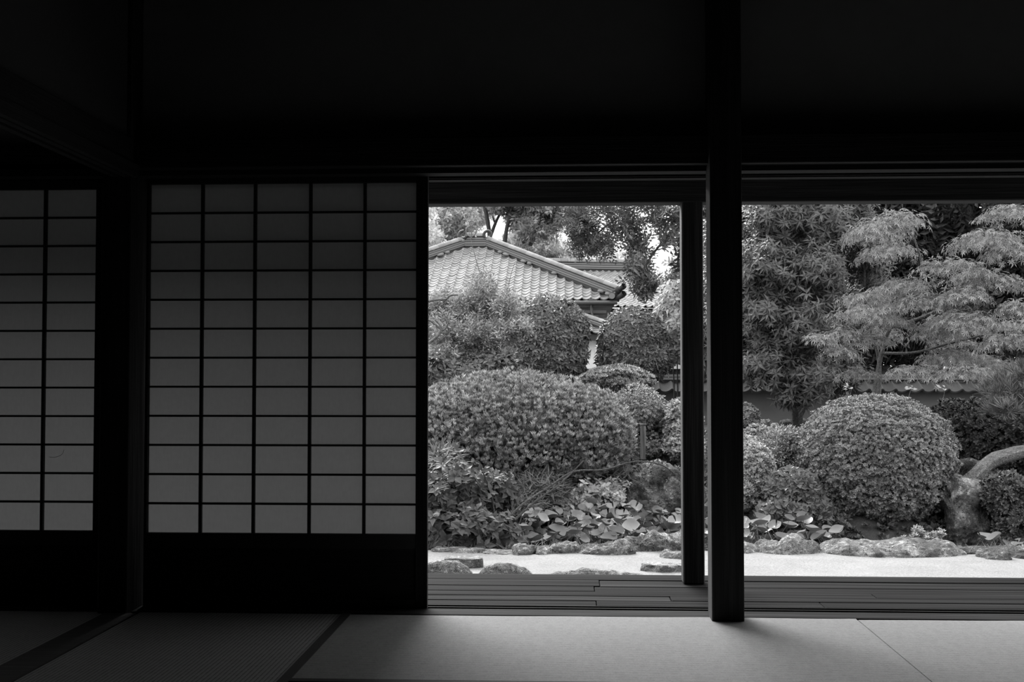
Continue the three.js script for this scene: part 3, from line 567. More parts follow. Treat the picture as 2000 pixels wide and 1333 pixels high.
mound('leafy_shrub', 'shrub with small leaves below the leaning trunk at the edge of the picture', 1975, 11.5, [[1970, 970, 50, 45, 11.5, 0.35], [1990, 1030, 45, 45, 11.3, 0.3], [1935, 965, 25, 30, 11.5, 0.2]], 'small', 'ivy', 2300, 70, { thick: 0.35, up: 0.3, face: 0.4, s: 1.5 });
mound('seedling_plant', 'small pale seedlings growing behind the longest kerb boulder', 1810, 10.2, [[1800, 1050, 45, 9, 10.2, 0.12], [1790, 1040, 12, 12, 10.2, 0.08], [1835, 1045, 12, 10, 10.2, 0.08]], 'small', 'light', 160, 72, { thick: 0.9, up: 0.8, s: 1.1 });
mound('bright_plant', 'brightest pale-leaved plant at the back of the lotus leaves', 1140, 12.6, [[1145, 965, 55, 30, 12.6, 0.35], [1105, 985, 38, 20, 12.4, 0.25], [1195, 955, 35, 22, 12.7, 0.25]], 'light', 'light', 420, 73, { thick: 1, lump: 0.5, lumpF: 3, up: 0.6, face: 0.4, s: 1.0, leaves: 60, leafScale: 0.6 }, [[[1140, 1005, 12.6], [1150, 975, 12.5], [1165, 945, 12.5]]]);
mound('broad_leaved_shrub', 'dark broad-leaved shrub with a long bare branch, beside the paper screen at the kerb', 930, 10.4, [[885, 960, 70, 70, 10.6, 0.5], [900, 1030, 85, 45, 10.2, 0.4], [850, 1000, 50, 70, 10.4, 0.4], [970, 1035, 45, 40, 10.3, 0.3], [955, 960, 60, 45, 10.9, 0.3]], 'broad', 'broad', 950, 74, { thick: 0.95, lump: 0.35, lumpF: 3, up: 0.4, face: 0.3, s: 0.95, leaves: 230, leafScale: 0.8, r: 0.013 },
  [[[985, 1075, 10.3], [967, 1010, 10.4], [958, 960, 10.4], [940, 915, 10.4]], [[975, 1040, 10.3], [1010, 995, 10.5], [1075, 950, 10.8], [1120, 922, 10.9], [1180, 918, 11], [1240, 902, 11.1], [1290, 908, 11.1], [1320, 928, 11.2]], [[990, 1030, 10.3], [1040, 985, 10.5], [1095, 945, 10.7], [1140, 900, 10.9]], [[900, 1075, 10.2], [895, 1030, 10.3], [860, 985, 10.4]]]);
mound('bamboo_grass', 'narrow-leaved bamboo grass under the largest azalea mound', 1060, 12, [[1040, 955, 70, 30, 12.2, 0.3], [1190, 935, 40, 25, 13, 0.3], [865, 900, 25, 25, 11.6, 0.25], [1010, 985, 50, 25, 11.9, 0.3]], 'sasa', 'sasa', 520, 75, { thick: 0.8, up: 0.8, face: 0.3, s: 0.75 });
mound('dark_leaved_shrub', 'dark-leaved shrub at the foot of the feathery conifer, above the largest azalea mound', 860, 14.2, [[858, 725, 38, 42, 14.2, 0.4], [905, 735, 40, 28, 14.1, 0.4], [965, 715, 50, 30, 14.4, 0.4]], 'broad', 'ivy', 900, 76, { thick: 0.7, lump: 0.3, up: 0.4, face: 0.3, s: 0.8 });
// post
{
  const b = at(1256, 895, 13.9), g = rbox(M(13.9, 10), M(13.9, 66), M(13.9, 10), 0.008, b.x, b.y + M(13.9, 33) - 0.02, b.z);
  const o = thing('wooden_post', 'thin grey wooden post standing behind the largest azalea mound', 'post', b); part(o, 'post_shaft', g, MAT.greyWood);
  const c = rbox(M(13.9, 12), M(13.9, 4), M(13.9, 12), 0.006, b.x, b.y + M(13.9, 65), b.z); part(o, 'post_cap', c, MAT.greyWood);
}
// ground foliage over the far bank: nobody could count it
{
  const r = rng(91), list = [], o = new THREE.Group(); o.name = 'undergrowth'; scene.add(o); tag(o, 'low undergrowth and moss covering the bank beyond the pond', 'undergrowth', null, 'stuff');
  for (let k = 0; k < 9000; k++) { const x = -6 + 14 * r(), z = -(farShore(x) - 0.05 + Math.pow(r(), 1.5) * 6.5); list.push({ p: V(x, groundY(x, z) + 0.02, z), n: V((r() - 0.5) * 0.8, 1, 0.5), s: 1.2 + 1.4 * r() }); }
  foliage(o, SPRIG.small, LEAF.sasa, list, 92);
  const g = []; for (let k = 0; k < 500; k++) { const x = -4 + 11 * r(), z = -(9.75 + 0.35 * r()); g.push({ p: V(x, groundY(x, z) + 0.03, z), n: V(0, 1, 0), s: 0.35 + 0.3 * r() }); }
  foliage(o, SPRIG.grass, LEAF.grass, g, 93);
}

// moss and small ferns on the tops of shaded stones
for (const [m, n] of mossy) {
  const r = rng(rockSeed), p = m.geometry.attributes.position, q = m.geometry.attributes.normal, list = [];
  for (let k = 0, i = 0; k < n && i < n * 30; i++) { const j = Math.floor(r() * p.count); if (q.getY(j) < 0.45 - 0.5 * r()) continue; k++; list.push({ p: V(p.getX(j), p.getY(j), p.getZ(j)).add(m.position), n: V(q.getX(j), q.getY(j) + 0.5, q.getZ(j)), s: 0.6 + 0.8 * r() }); }
  foliage(m, SPRIG.small, LEAF.moss, list, 300, 'moss');
}
// ---------------------------------------------------------------- lotus in the pond
function lotusGeo(seed) {
  const r = rng(seed), rings = 4, seg = 22, p = [], idx = [], cup = 0.3 + 0.6 * r(), wave = 0.06 + 0.1 * r(), fold = (r() - 0.25) * 0.8, ph = 6.28 * r();
  p.push(0, 0, 0);
  for (let i = 1; i <= rings; i++) for (let j = 0; j <= seg; j++) {
    const t = i / rings, a = 0.16 + (6.2832 - 0.32) * j / seg, R = t * (1 - 0.12 * Math.cos(a) - 0.05 * Math.sin(2 * a)), x = R * Math.cos(a) * 0.95, z = R * Math.sin(a) * 0.82;
    p.push(x, cup * t * t * 0.6 + wave * t * t * Math.sin(3 * a + ph) + fold * Math.abs(z) * 0.9 * t, z);
  }
  for (let j = 0; j < seg; j++) idx.push(0, 2 + j, 1 + j);
  for (let i = 0; i < rings - 1; i++) for (let j = 0; j < seg; j++) { const a = 1 + i * (seg + 1) + j, b = a + seg + 1; idx.push(a, a + 1, b, b, a + 1, b + 1); }
  let g = new THREE.BufferGeometry(); g.setAttribute('position', new THREE.Float32BufferAttribute(p, 3)); g.setIndex(idx); g.computeVertexNormals(); g = g.toNonIndexed();
  const st = new THREE.TubeGeometry(new THREE.CatmullRomCurve3([V(0, 0, 0), V(0.1, -0.8, 0.05), V(0.05, -2.6, 0)]), 6, 0.035, 5).toNonIndexed(); st.deleteAttribute('uv');
  return mergeGeometries([g, st]);
}
{
  const geos = [1, 2, 3, 4, 5, 6, 7].map(lotusGeo), mats = [0.13, 0.18, 0.23].map((v) => leafMat(v, 0.36, 0.1));
  const patch = (label, regions, seed) => {
    const r = rng(seed), c = regions[0], o = thing('lotus_patch', label, 'water lotus', V(at(c[0], 1020, 10.9).x, Y_WATER, -10.9)), done = [];
    for (const [x0, x1, y0, y1, n] of regions) for (let k = 0, tries = 0; k < n && tries < n * 40; tries++) {
      const x = x0 + (x1 - x0) * r(), y = y0 + (y1 - y0) * r(), lift = 0.06 + 0.36 * r() * (1 - 0.4 * (y - y0) / (y1 - y0 + 1)), q = onGround(x, y, Y_WATER + lift);
      if (-q.z < 10.35 || -q.z > Math.min(12.2, farShore(q.x) + 0.1)) continue;
      const R = 0.05 + 0.045 * r(); if (done.some((d) => Math.hypot(d.x - q.x, (d.z - q.z) * 0.8, d.y - q.y) < R * 0.55)) continue;
      done.push(q); k++;
      dummy.position.copy(q); dummy.rotation.set(0.05 + (r() - 0.45) * 0.9, 0, (r() - 0.5) * 0.9); dummy.rotateY(6.28 * r()); dummy.scale.setScalar(R); dummy.updateMatrix();
      placed(o, 'leaf', geos[Math.floor(r() * geos.length)], mats[Math.floor(r() * 3)], dummy.matrix.clone());
    }
    return o;
  };
  patch('wide bed of cupped lotus leaves on the pond beside the slim veranda pillar', [[1000, 1345, 985, 1066, 300], [1370, 1392, 985, 1050, 8]], 5);
  patch('cluster of lotus leaves on the pond beside the square pillar', [[1440, 1570, 1015, 1062, 50], [1560, 1640, 1035, 1060, 12]], 6);
  patch('few upright lotus leaves behind the small dark stone at the kerb', [[1915, 2020, 1048, 1072, 16]], 7);
}

// ---------------------------------------------------------------- the garden wall
{
  const D = 20, x0 = at(380, 740, D).x, x1 = at(2300, 740, D).x, yb = 0.0, yt = yAt(756, D), yr = yAt(718, D);
  const o = structure('garden_wall', 'plastered garden wall with a tiled coping', V((x0 + x1) / 2, yb, -D));
  part(o, 'wall_body', span(x0, x1, yb - 0.3, yt + 0.06, -D - 0.2, -D + 0.0), MAT.plaster);
  const pitch = 0.215, rise = (yr - yt) * 0.6;
  const tg = tileGeo(pitch * 1.08, 0.34, 0.03, 0.024), n = Math.floor((x1 - x0) / pitch);
  for (let i = 0; i < n; i++) { dummy.position.set(x0 + (i + 0.5) * pitch, yt + 0.015, -D + 0.2); dummy.rotation.set(0.5, 0, 0); dummy.scale.setScalar(1); dummy.updateMatrix(); placed(o, 'coping_tile', tg, copingMats[(i * 7) % 3], dummy.matrix.clone()); }
  part(o, 'coping_bed', span(x0, x1, yt - 0.01, yt + 0.13, -D - 0.3, -D + 0.02), MAT.plaster);
  for (let k = 0; k < 2; k++) part(o, 'ridge_course', span(x0, x1, yt + 0.12 + k * 0.05, yt + 0.16 + k * 0.05, -D - 0.18 + k * 0.02, -D + 0.1 - k * 0.02), MAT.ridge);
  const cap = new THREE.CylinderGeometry(0.085, 0.085, 0.28, 12, 1, false, 0, Math.PI).rotateZ(Math.PI / 2).rotateX(-Math.PI / 2);
  for (let x = x0 + 0.15; x < x1; x += 0.29) { dummy.position.set(x, yt + 0.22, -D - 0.04); dummy.rotation.set(0, 0, 0); dummy.updateMatrix(); placed(o, 'ridge_tile', cap, copingMats[1], dummy.matrix.clone()); }
}
// a pantile: hollow and hump across, a thick lip in front; its axis runs up the slope along -z
function tileGeo(w, len, amp, thick) {
  const n = 12, p = [], idx = [], prof = (u) => (u < 0.72 ? -amp * Math.sin(Math.PI * u / 0.72) : amp * 0.9 * Math.sin(Math.PI * (u - 0.72) / 0.28));
  for (let i = 0; i <= n; i++) { const u = i / n, x = (u - 0.5) * w, y = prof(u); p.push(x, y, -len / 2, x, y + thick * 0.9, len / 2, x, y - thick * 0.3, len / 2); }
  for (let i = 0; i < n; i++) { const a = i * 3, b = a + 3; idx.push(a, a + 1, b, b, a + 1, b + 1, a + 1, a + 2, b + 1, b + 1, a + 2, b + 2); }
  const g = new THREE.BufferGeometry(); g.setAttribute('position', new THREE.Float32BufferAttribute(p, 3)); g.setIndex(idx); const q = g.toNonIndexed(); q.computeVertexNormals(); return q;
}
// tiles over a sloping face; ok(u, v) says whether the face holds that place
function tileFace(o, e0, along, upslope, nCols, nRows, pitch, course, keep, most, score, group) {
  const g = tileGeo(pitch * 1.06, course * 1.35, pitch * 0.13, pitch * 0.1), list = [], nrm = along.clone().cross(upslope).normalize(); if (nrm.y < 0) nrm.negate();
  const rot = new THREE.Matrix4().makeBasis(along, nrm, upslope.clone().negate()), r = rng(nCols * 31 + nRows);
  for (let j = 0; j < nRows; j++) for (let i = 0; i < nCols; i++) {
    const p = e0.clone().addScaledVector(along, (i + 0.5) * pitch).addScaledVector(upslope, (j + 0.5) * course);
    if (!keep(p, j)) continue;
    p.addScaledVector(nrm, (r() - 0.5) * 0.012); const m = rot.clone().multiply(new THREE.Matrix4().makeRotationY((r() - 0.5) * 0.03)); m.setPosition(p); list.push({ p, m, t: Math.floor(r() * 3) });
  }
  list.sort((a, b) => score(b.p) - score(a.p));
  list.slice(0, most).forEach((q) => placed(o, 'tile', g, tileMats[q.t], q.m));
  const rest = list.slice(most);
  if (rest.length) { const im = shade(new THREE.InstancedMesh(g, tileMats[1], rest.length)); im.name = 'tile_field'; im.userData.kind = 'stuff'; im.position.copy(origin(o)).negate(); rest.forEach((q, i) => { im.setMatrixAt(i, q.m); im.setColorAt(i, gray(0.85 + 0.15 * q.t)); }); o.add(im); }
}
// a ridge of flat courses under round cap tiles
function tileRidge(o, a, b, s = 1, courses = 3, mortar = false) {
  const d = b.clone().sub(a), L = d.length(), y = d.clone().normalize(), x = y.clone().cross(UP).normalize(), z = x.clone().cross(y).normalize(), basis = new THREE.Matrix4().makeBasis(x, y, z), mid = a.clone().add(b).multiplyScalar(0.5);
  const bed = part(o, 'ridge', box(0.26 * s, L, 0.24 * s).applyMatrix4(basis.clone().setPosition(mid.clone().addScaledVector(z, -0.08 * s))), MAT.darkTile); o = bed;
  for (let k = 0; k < courses; k++) { const w = (0.34 - 0.03 * k) * s; part(o, 'ridge_course', box(w, L, 0.05 * s).applyMatrix4(basis.clone().setPosition(mid.clone().addScaledVector(z, (0.05 + 0.068 * k) * s))), k % 2 ? tileMats[0] : MAT.ridge); part(o, 'ridge_joint', box(w - 0.09 * s, L, 0.02 * s).applyMatrix4(basis.clone().setPosition(mid.clone().addScaledVector(z, (0.084 + 0.068 * k) * s))), MAT.darkTile); }
  const cap = new THREE.CylinderGeometry(0.12 * s, 0.125 * s, 0.3, 12, 1, false, -Math.PI / 2, Math.PI), n = Math.max(1, Math.round(L / 0.31));
  for (let i = 0; i < n; i++) { const m = basis.clone().setPosition(a.clone().addScaledVector(d, (i + 0.5) / n).addScaledVector(z, (0.05 + 0.068 * courses) * s)); placed(o, 'cap_tile', cap, tileMats[(i * 5) % 3], m); }
  const mr = rng(77); if (mortar) for (let i = 1; i < n; i++) { if (mr() < 0.5) continue; const g = new THREE.SphereGeometry(1, 8, 6).scale(0.07 + 0.03 * mr(), 0.08 + 0.07 * mr(), 0.05).applyMatrix4(basis.clone().setPosition(a.clone().addScaledVector(d, (i + 0.3) / n).addScaledVector(x, mortar * 0.2))); part(o, 'mortar_patch', g, MAT.plaster); }
  return { x, y, z };
}
// ---------------------------------------------------------------- temple building beyond the wall
{
  const De = 34, Dr = 38.5, cr = at(1205, 583, De), tr = at(950, 481, Dr), xc = at(929, 481, Dr).x, a = cr.x - xc, b = tr.x - xc, ye = cr.y, yr = tr.y;
  const o = thing('temple_building', 'white-walled building with a hipped grey tile roof, peak above the azalea mound', 'building', V(xc, 0.2, -De - 1));
  const along = V(1, 0, 0), up = V(0, yr - ye, -(Dr - De)), L = up.length(); up.normalize();
  const course = 0.232, pitch = 0.255, nR = Math.floor(L / course), nC = Math.ceil(2 * a / pitch);
  const half = (p) => a + (b - a) * ((-p.z - De) / (Dr - De));
  const hidden = (q) => q.x < 1005 && q.y > 548 - Math.abs(q.x - 950) * 0.2 || q.x < 845 || q.y > 585 || q.x < 900 && q.y > 530;
  // boards under the tiles, and the other faces of the hip
  const pts = [xc - a, ye - 0.08, -De, xc + a, ye - 0.08, -De, xc + b, yr - 0.08, -Dr, xc - b, yr - 0.08, -Dr, xc - a, ye - 0.08, -Dr - 5, xc + a, ye - 0.08, -Dr - 5];
  const dg = new THREE.BufferGeometry(); dg.setAttribute('position', new THREE.Float32BufferAttribute(pts, 3)); dg.setIndex([0, 1, 2, 0, 2, 3, 1, 5, 2, 4, 0, 3, 5, 4, 3, 5, 3, 2, 0, 4, 5, 0, 5, 1]); const dn = dg.toNonIndexed(); dn.computeVertexNormals();
  const roof = part(o, 'roof', dn, MAT.darkTile);
  tileFace(roof, V(xc - a, ye, -De), along, up, nC, nR, pitch, course, (p) => Math.abs(p.x - xc) < half(p) - 0.02, 240, (p) => { const q = px(p); return -(hidden(q) ? 100 : 0) + (1400 - q.d * 10) / 1000; });
  const E = V(xc + a + 0.02, ye + 0.06, -De), R = V(xc + b, yr + 0.02, -Dr), El = V(xc - a, ye + 0.06, -De), Rl = V(xc - b, yr + 0.02, -Dr);
  tileRidge(o, R, E, 0.85, 3, 1); tileRidge(o, Rl, El, 0.85, 3, -1);
  tileRidge(o, V(xc - b, yr - 0.04, -Dr), V(xc + b, yr - 0.04, -Dr), 1.1, 4);
  // ridge-end ornament with rings
  const ring = (x, y, r, t) => new THREE.TorusGeometry(r, t, 8, 20).translate(at(x, y, Dr - 0.2).x, at(x, y, Dr - 0.2).y, -Dr + 0.2);
  part(o, 'finial_ring', ring(921, 436, 0.075, 0.018), MAT.ridge); part(o, 'finial_ring', ring(920, 452, 0.17, 0.022), MAT.ridge);
  part(o, 'finial_rod', new THREE.CylinderGeometry(0.018, 0.02, M(Dr, 26), 8).translate(at(921, 453, Dr - 0.2).x, at(921, 453, Dr - 0.2).y, -Dr + 0.2), MAT.ridge);
  for (const s of [-1, 1]) part(o, 'ridge_scroll', new THREE.TorusGeometry(0.12, 0.05, 8, 14, 4.4).rotateZ(s > 0 ? -0.5 : 1.4).translate(xc + s * (b + 0.05), yr + 0.36, -Dr + 0.15), MAT.darkTile);
  // corner ornament: face plate and two round horns
  const k = at(1203, 566, De - 0.05);
  part(o, 'corner_ornament', new THREE.LatheGeometry([V(0.001, 0), V(0.1, 0), V(0.13, 0.05), V(0.09, 0.12), V(0.001, 0.14)].map((v) => new THREE.Vector2(v.x, v.y)), 10).rotateX(Math.PI / 2).rotateY(0.6).translate(k.x + 0.05, k.y, k.z), MAT.darkTile);
  for (const [x0, y0, x1, y1] of [[1198, 570, 1214, 561], [1200, 587, 1214, 576]]) part(o, 'horn_tile', limb([at(x0, y0, De), at((x0 + x1) / 2, (y0 + y1) / 2 + 1, De - 0.1), at(x1 + 2, y1, De - 0.2), at(x1 + 5, y1 - 3, De - 0.25)], 0.05, 0.09, 12, 0), MAT.darkTile);
  part(o, 'corner_tile', new THREE.CylinderGeometry(0.085, 0.085, 0.25, 14).rotateX(Math.PI / 2).translate(at(1195, 579, De - 0.1).x, at(1195, 579, De - 0.1).y, -De + 0.12), tileMats[1]);
  // eaves, gutter and downpipe
  part(o, 'eaves_edge', span(xc - a, xc + a - 0.1, ye - 0.26, ye - 0.06, -De - 0.12, -De + 0.02), MAT.darkTile);
  const gut = new THREE.CylinderGeometry(0.06, 0.06, 2 * a, 10, 1, true, 0, Math.PI).rotateZ(Math.PI / 2).rotateX(Math.PI / 2).translate(xc, ye - 0.13, -De + 0.1); part(o, 'gutter', gut, MAT.metal);
  part(o, 'soffit', span(xc - a + 0.2, xc + a - 0.3, ye - 0.42, ye - 0.34, -De - 2, -De - 0.1), MAT.plaster);
  const d1 = at(1155, 588, De - 0.05); part(o, 'rain_hopper', rbox(0.15, 0.16, 0.12, 0.01, d1.x, d1.y - 0.02, d1.z), MAT.metal);
  part(o, 'downpipe', limb([at(1155, 592, De - 0.05), at(1155, 605, De - 0.05), at(1157, 616, De - 0.1), at(1166, 630, De - 0.5), at(1176, 644, De - 0.8)], 0.035, 0.035, 8, 0), MAT.metal);
  part(o, 'wall', span(xc - a + 0.9, xc + a - 0.5, 0, ye - 0.35, -De - 4, -De - 1.2), MAT.whitePlaster);
  // lower roof under the eaves
  const le = at(1195, 648, De - 1.3), lt = at(1150, 612, De + 0.9), lup = V(0, lt.y - le.y, lt.z - le.z), LL = lup.length(); lup.normalize();
  const lower = part(o, 'lower_roof', (() => { const g = new THREE.BufferGeometry(); g.setAttribute('position', new THREE.Float32BufferAttribute([xc - a, le.y - 0.07, le.z, le.x, le.y - 0.07, le.z, le.x - 0.9, lt.y - 0.07, lt.z, xc - a, lt.y - 0.07, lt.z], 3)); g.setIndex([0, 1, 2, 0, 2, 3]); g.computeVertexNormals(); return g; })(), MAT.darkTile);
  tileFace(lower, V(xc - a, le.y, le.z), along, lup, Math.ceil((le.x - xc + a) / pitch), Math.floor(LL / course), pitch, course, (p, j) => p.x < le.x - j * 0.17, 60, (p) => { const q = px(p); return (q.x > 1130 && q.x < 1200 || q.x > 965 && q.x < 1010) ? 1 : 0; });
  tileRidge(o, V(le.x - 1.4, lt.y + 0.02, lt.z), V(le.x, le.y + 0.04, le.z), 0.7, 2);
  part(o, 'wall', span(xc - a + 0.3, xc + a - 0.5, 0, le.y - 0.2, -De + 0.6, -De + 0.9), MAT.whitePlaster);
  part(o, 'lower_eaves', span(xc - a, le.x - 0.05, le.y - 0.24, le.y - 0.06, le.z - 0.3, le.z - 0.04), MAT.darkTile);
}
// second building
{
  const De = 44, Dr = 49.5, er = at(1278, 598, De), yr = yAt(528, Dr), x0 = at(1060, 598, De).x;
  const o = thing('temple_building', 'farther building whose tile roof shows past the corner of the hipped roof', 'building', V((x0 + er.x) / 2, 0.2, -De - 1));
  const yaw = 0.2, along = V(Math.cos(yaw), 0, -Math.sin(yaw)), back = V(-Math.sin(yaw), 0, -Math.cos(yaw)), run = 6, rise = yr - er.y, up = back.clone().multiplyScalar(run).add(V(0, rise, 0)), L = up.length(); up.normalize();
  const width = (er.x - x0) / Math.cos(yaw), e0 = er.clone().addScaledVector(along, -width), pitch = 0.262, course = 0.25;
  const e1 = er.clone().addScaledVector(along, 1.3), q = [e0, e1, e1.clone().addScaledVector(up, L), e0.clone().addScaledVector(up, L)];
  const g = new THREE.BufferGeometry(); g.setAttribute('position', new THREE.Float32BufferAttribute(q.flatMap((v) => [v.x, v.y - 0.08, v.z]), 3)); g.setIndex([0, 1, 2, 0, 2, 3]); g.computeVertexNormals(); const roof = part(o, 'roof', g, MAT.darkTile);
  tileFace(roof, e0, along, up, Math.floor(width / pitch) + 5, Math.floor(L / course), pitch, course, () => true, 130, (p) => { const q = px(p); return q.x > 1150 && q.x < 1290 && q.y < 600 ? 1 : 0; });
  tileRidge(o, q[3], q[2], 1.3, 3);
  part(o, 'eaves_edge', span(e0.x, e1.x, er.y - 0.3, er.y - 0.08, -De - 0.3, -De - 0.1), MAT.darkTile);
  part(o, 'wall', span(e0.x + 0.5, e1.x - 0.6, 0, er.y - 0.1, -De - 5, -De - 1.2), MAT.whitePlaster);
}
// white wall of a lower building by the slim pillar
{
  const D = 26, a = at(1285, 700, D), b = at(1395, 640, D), o = thing('storehouse', 'low white-walled building with a dark tiled eave behind the slim veranda pillar', 'building', V((a.x + b.x) / 2, 0.2, -D));
  part(o, 'wall', span(a.x, b.x + 0.3, 0, yAt(632, D), -D - 2, -D), MAT.whitePlaster);
  part(o, 'eaves_edge', span(a.x - 0.05, b.x + 0.3, yAt(634, D), yAt(624, D), -D - 0.3, -D + 0.35), MAT.darkTile);
  const along = V(1, 0, 0), up = V(0, 0.45, -0.89);
  tileFace(o, V(a.x, yAt(622, D), -D + 0.35), along, up, 6, 8, 0.255, 0.24, () => true, 20, (p) => p.z);
}

// ---------------------------------------------------------------- trees
// a trunk that starts in the ground
function footed(p) { const f = p[0].clone(); f.y = groundY(f.x, f.z) - 0.08; return p[0].y > f.y + 0.1 ? [f, ...p] : [f, ...p.slice(1)]; }
function tree(name, label, bx, D, blobs, sprig, leaf, n, seed, limbs, opt = {}) {
  const o = plant(name, label, 'tree', bx, D, opt.group);
  const s = shell(blobs, n, seed, { thick: 0.8, up: 0.3, s: 1, ...opt }); foliage(o, SPRIG[sprig], LEAF[leaf], s, seed);
  let trunk; limbs.forEach((l, i) => { const b = part(i ? trunk : o, i ? 'branch' : 'trunk', limb(i ? P(l.p) : footed(P(l.p)), l.r, l.e ?? l.r * 0.5, 8, 0.15, i), opt.bark ?? MAT.bark); if (!i) trunk = b; });
  if (opt.leaves) leaves(o, oneLeaf[opt.leafKind], LEAF[leaf], s, opt.leaves, seed, opt.leafScale ?? 1);
  return o;
}
// broad evergreen beside the square pillar
tree('evergreen_tree', 'tall dense evergreen with drooping narrow leaves next to the square pillar', 1545, 16.5,
  [[1500, 430, 75, 60, 16.8, 1.1], [1590, 440, 70, 70, 16.8, 1.1], [1480, 520, 70, 60, 16.4, 1], [1570, 540, 80, 65, 16.3, 1.1], [1480, 620, 60, 55, 16.3, 1], [1560, 640, 75, 60, 16.1, 1], [1490, 710, 55, 45, 16.1, 0.8], [1575, 735, 60, 45, 15.9, 0.8], [1550, 775, 35, 22, 15.8, 0.5], [1680, 480, 60, 60, 17.2, 1], [1690, 560, 50, 60, 17.4, 1], [1540, 330, 110, 70, 17, 1.3], [1400, 560, 50, 130, 17, 1], [1560, 180, 120, 120, 17, 1.3], [1560, -20, 100, 120, 17, 1.2], [1620, 620, 50, 60, 16.8, 0.8], [1640, 720, 40, 50, 16.6, 0.6], [1640, 400, 60, 60, 17.4, 0.9]],
  'evergreen', 'evergreen', 8500, 101, [{ p: [[1560, 880, 16.6], [1556, 780, 16.6], [1560, 640, 16.6], [1550, 480, 16.7], [1545, 330, 16.8]], r: 0.09, e: 0.03 }, { p: [[1601, 640, 15.9], [1600, 600, 16], [1603, 560, 16.1]], r: 0.012 }, { p: [[1689, 560, 16.6], [1688, 500, 16.7], [1687, 450, 16.8]], r: 0.012 }, { p: [[1505, 500, 16], [1498, 460, 16], [1510, 420, 16.2]], r: 0.02 }, { p: [[1565, 450, 16], [1562, 400, 16]], r: 0.015 }],
  { thick: 0.8, lump: 0.3, lumpF: 3, up: 0.55, face: 0.5, s: 0.92, leaves: 280, leafKind: 'lance', leafScale: 0.8 });
// Japanese maple
{
  const pads = [[1715, 437, 62, 26], [1760, 420, 50, 22], [1971, 405, 50, 25], [1929, 457, 72, 26], [1975, 485, 55, 22], [1857, 514, 66, 22], [1943, 540, 55, 22], [1772, 548, 48, 14], [1735, 565, 62, 18], [1675, 577, 32, 11], [1690, 603, 66, 20], [1800, 582, 62, 20], [1743, 625, 56, 16], [1644, 645, 30, 12], [1602, 655, 22, 8], [1886, 616, 62, 20], [1829, 640, 46, 18], [1705, 655, 38, 14], [1637, 679, 28, 10], [1678, 722, 32, 10], [1971, 655, 52, 26], [1857, 688, 60, 16], [1786, 718, 58, 14], [1886, 722, 50, 12], [1990, 594, 42, 22], [1880, 570, 50, 18], [1960, 715, 45, 16]];
  const r = rng(7), blobs = pads.map((p, i) => [p[0], p[1] + p[3] * 0.3, p[2], p[3], 13.6 + 0.9 * r() + (p[0] > 1850 ? -0.5 : 0), M(14, p[2]) * 0.8]);
  for (let i = 0; i < 15; i++) blobs.push([1700 + 300 * r(), 450 + 260 * r(), 30 + 22 * r(), 12 + 7 * r(), 15.3 + 0.5 * r(), 0.3]);
  const o = plant('maple_tree', 'Japanese maple with pale tiers of star-shaped leaves above the round clipped shrub', 'tree', 1715, 15);
  const s = []; const rr = rng(117);
  for (const b of blobs) {
    const c = at(b[0], b[1], b[4]), rx = M(b[4], b[2]), ry = M(b[4], b[3]), n = Math.round(34 * b[2] * b[3] / 1000) + 14;
    for (let k = 0; k < n; k++) { const a = 6.283 * rr(), q = Math.sqrt(rr()), h = (rr() - 0.5) * 0.5; s.push({ p: V(c.x + rx * q * Math.cos(a), c.y + ry * (0.8 * (1 - q * q) + h - 0.35), c.z + b[5] * q * Math.sin(a)), n: V(0.5 * q * Math.cos(a), 1, 0.5 * q * Math.sin(a) + 0.25), s: 0.85 }); }
  }
  foliage(o, SPRIG.maple, LEAF.maple, s, 118);
  leaves(o, oneLeaf.star, LEAF.maple, s, 290, 119, 1.1);
  const L = [[[[1706, 790, 14.8], [1712, 740, 14.8], [1722, 690, 14.7], [1740, 640, 14.6], [1790, 590, 14.5]], 0.04], [[[1716, 790, 14.9], [1718, 745, 14.9], [1716, 700, 14.8], [1700, 640, 14.6], [1690, 590, 14.4]], 0.035], [[[1740, 640, 14.6], [1800, 620, 14.5], [1860, 590, 14.2], [1930, 540, 13.9]], 0.022], [[[1790, 590, 14.5], [1800, 520, 14.4], [1780, 450, 14.2]], 0.022], [[[1860, 590, 14.2], [1900, 520, 14], [1950, 450, 13.8]], 0.018], [[[1722, 690, 14.7], [1780, 690, 14.5], [1860, 670, 14.1], [1940, 650, 13.7]], 0.02]];
  L.forEach(([p, q], i) => part(o, i < 2 ? 'trunk' : 'branch', limb(i < 2 ? footed(P(p)) : P(p), q, q * 0.45, 8, 0.1, i), MAT.paleBark));
}
// woods that close the view behind
const woods = [['dark tall tree behind the evergreen, rising past the lintel', 1520, 27, [[1480, 480, 150, 200, 27, 2], [1560, 620, 110, 120, 26, 1.6], [1440, 640, 90, 130, 26, 1.5], [1500, 250, 180, 140, 27, 2.5], [1520, 20, 150, 200, 27, 2.2]]], ['dark tall tree with a forked grey trunk behind the maple', 1700, 25, [[1680, 520, 110, 150, 25.5, 1.8], [1740, 660, 100, 100, 24, 1.4], [1700, 280, 150, 130, 26, 2.2], [1640, 700, 70, 70, 24, 1.2], [1720, 60, 150, 220, 26, 2.2], [1790, 480, 90, 110, 26, 1.6], [1720, 400, 90, 70, 26, 1.6]]], ['dark tree farthest along the garden behind the maple', 1900, 24, [[1870, 480, 120, 150, 24.5, 1.8], [1980, 560, 120, 160, 24, 1.8], [1880, 670, 110, 90, 23, 1.4], [1920, 280, 180, 130, 25, 2.2], [2100, 500, 150, 250, 24, 2], [1960, 60, 200, 220, 25, 2.2], [2180, 250, 160, 260, 24, 2.2]]]];
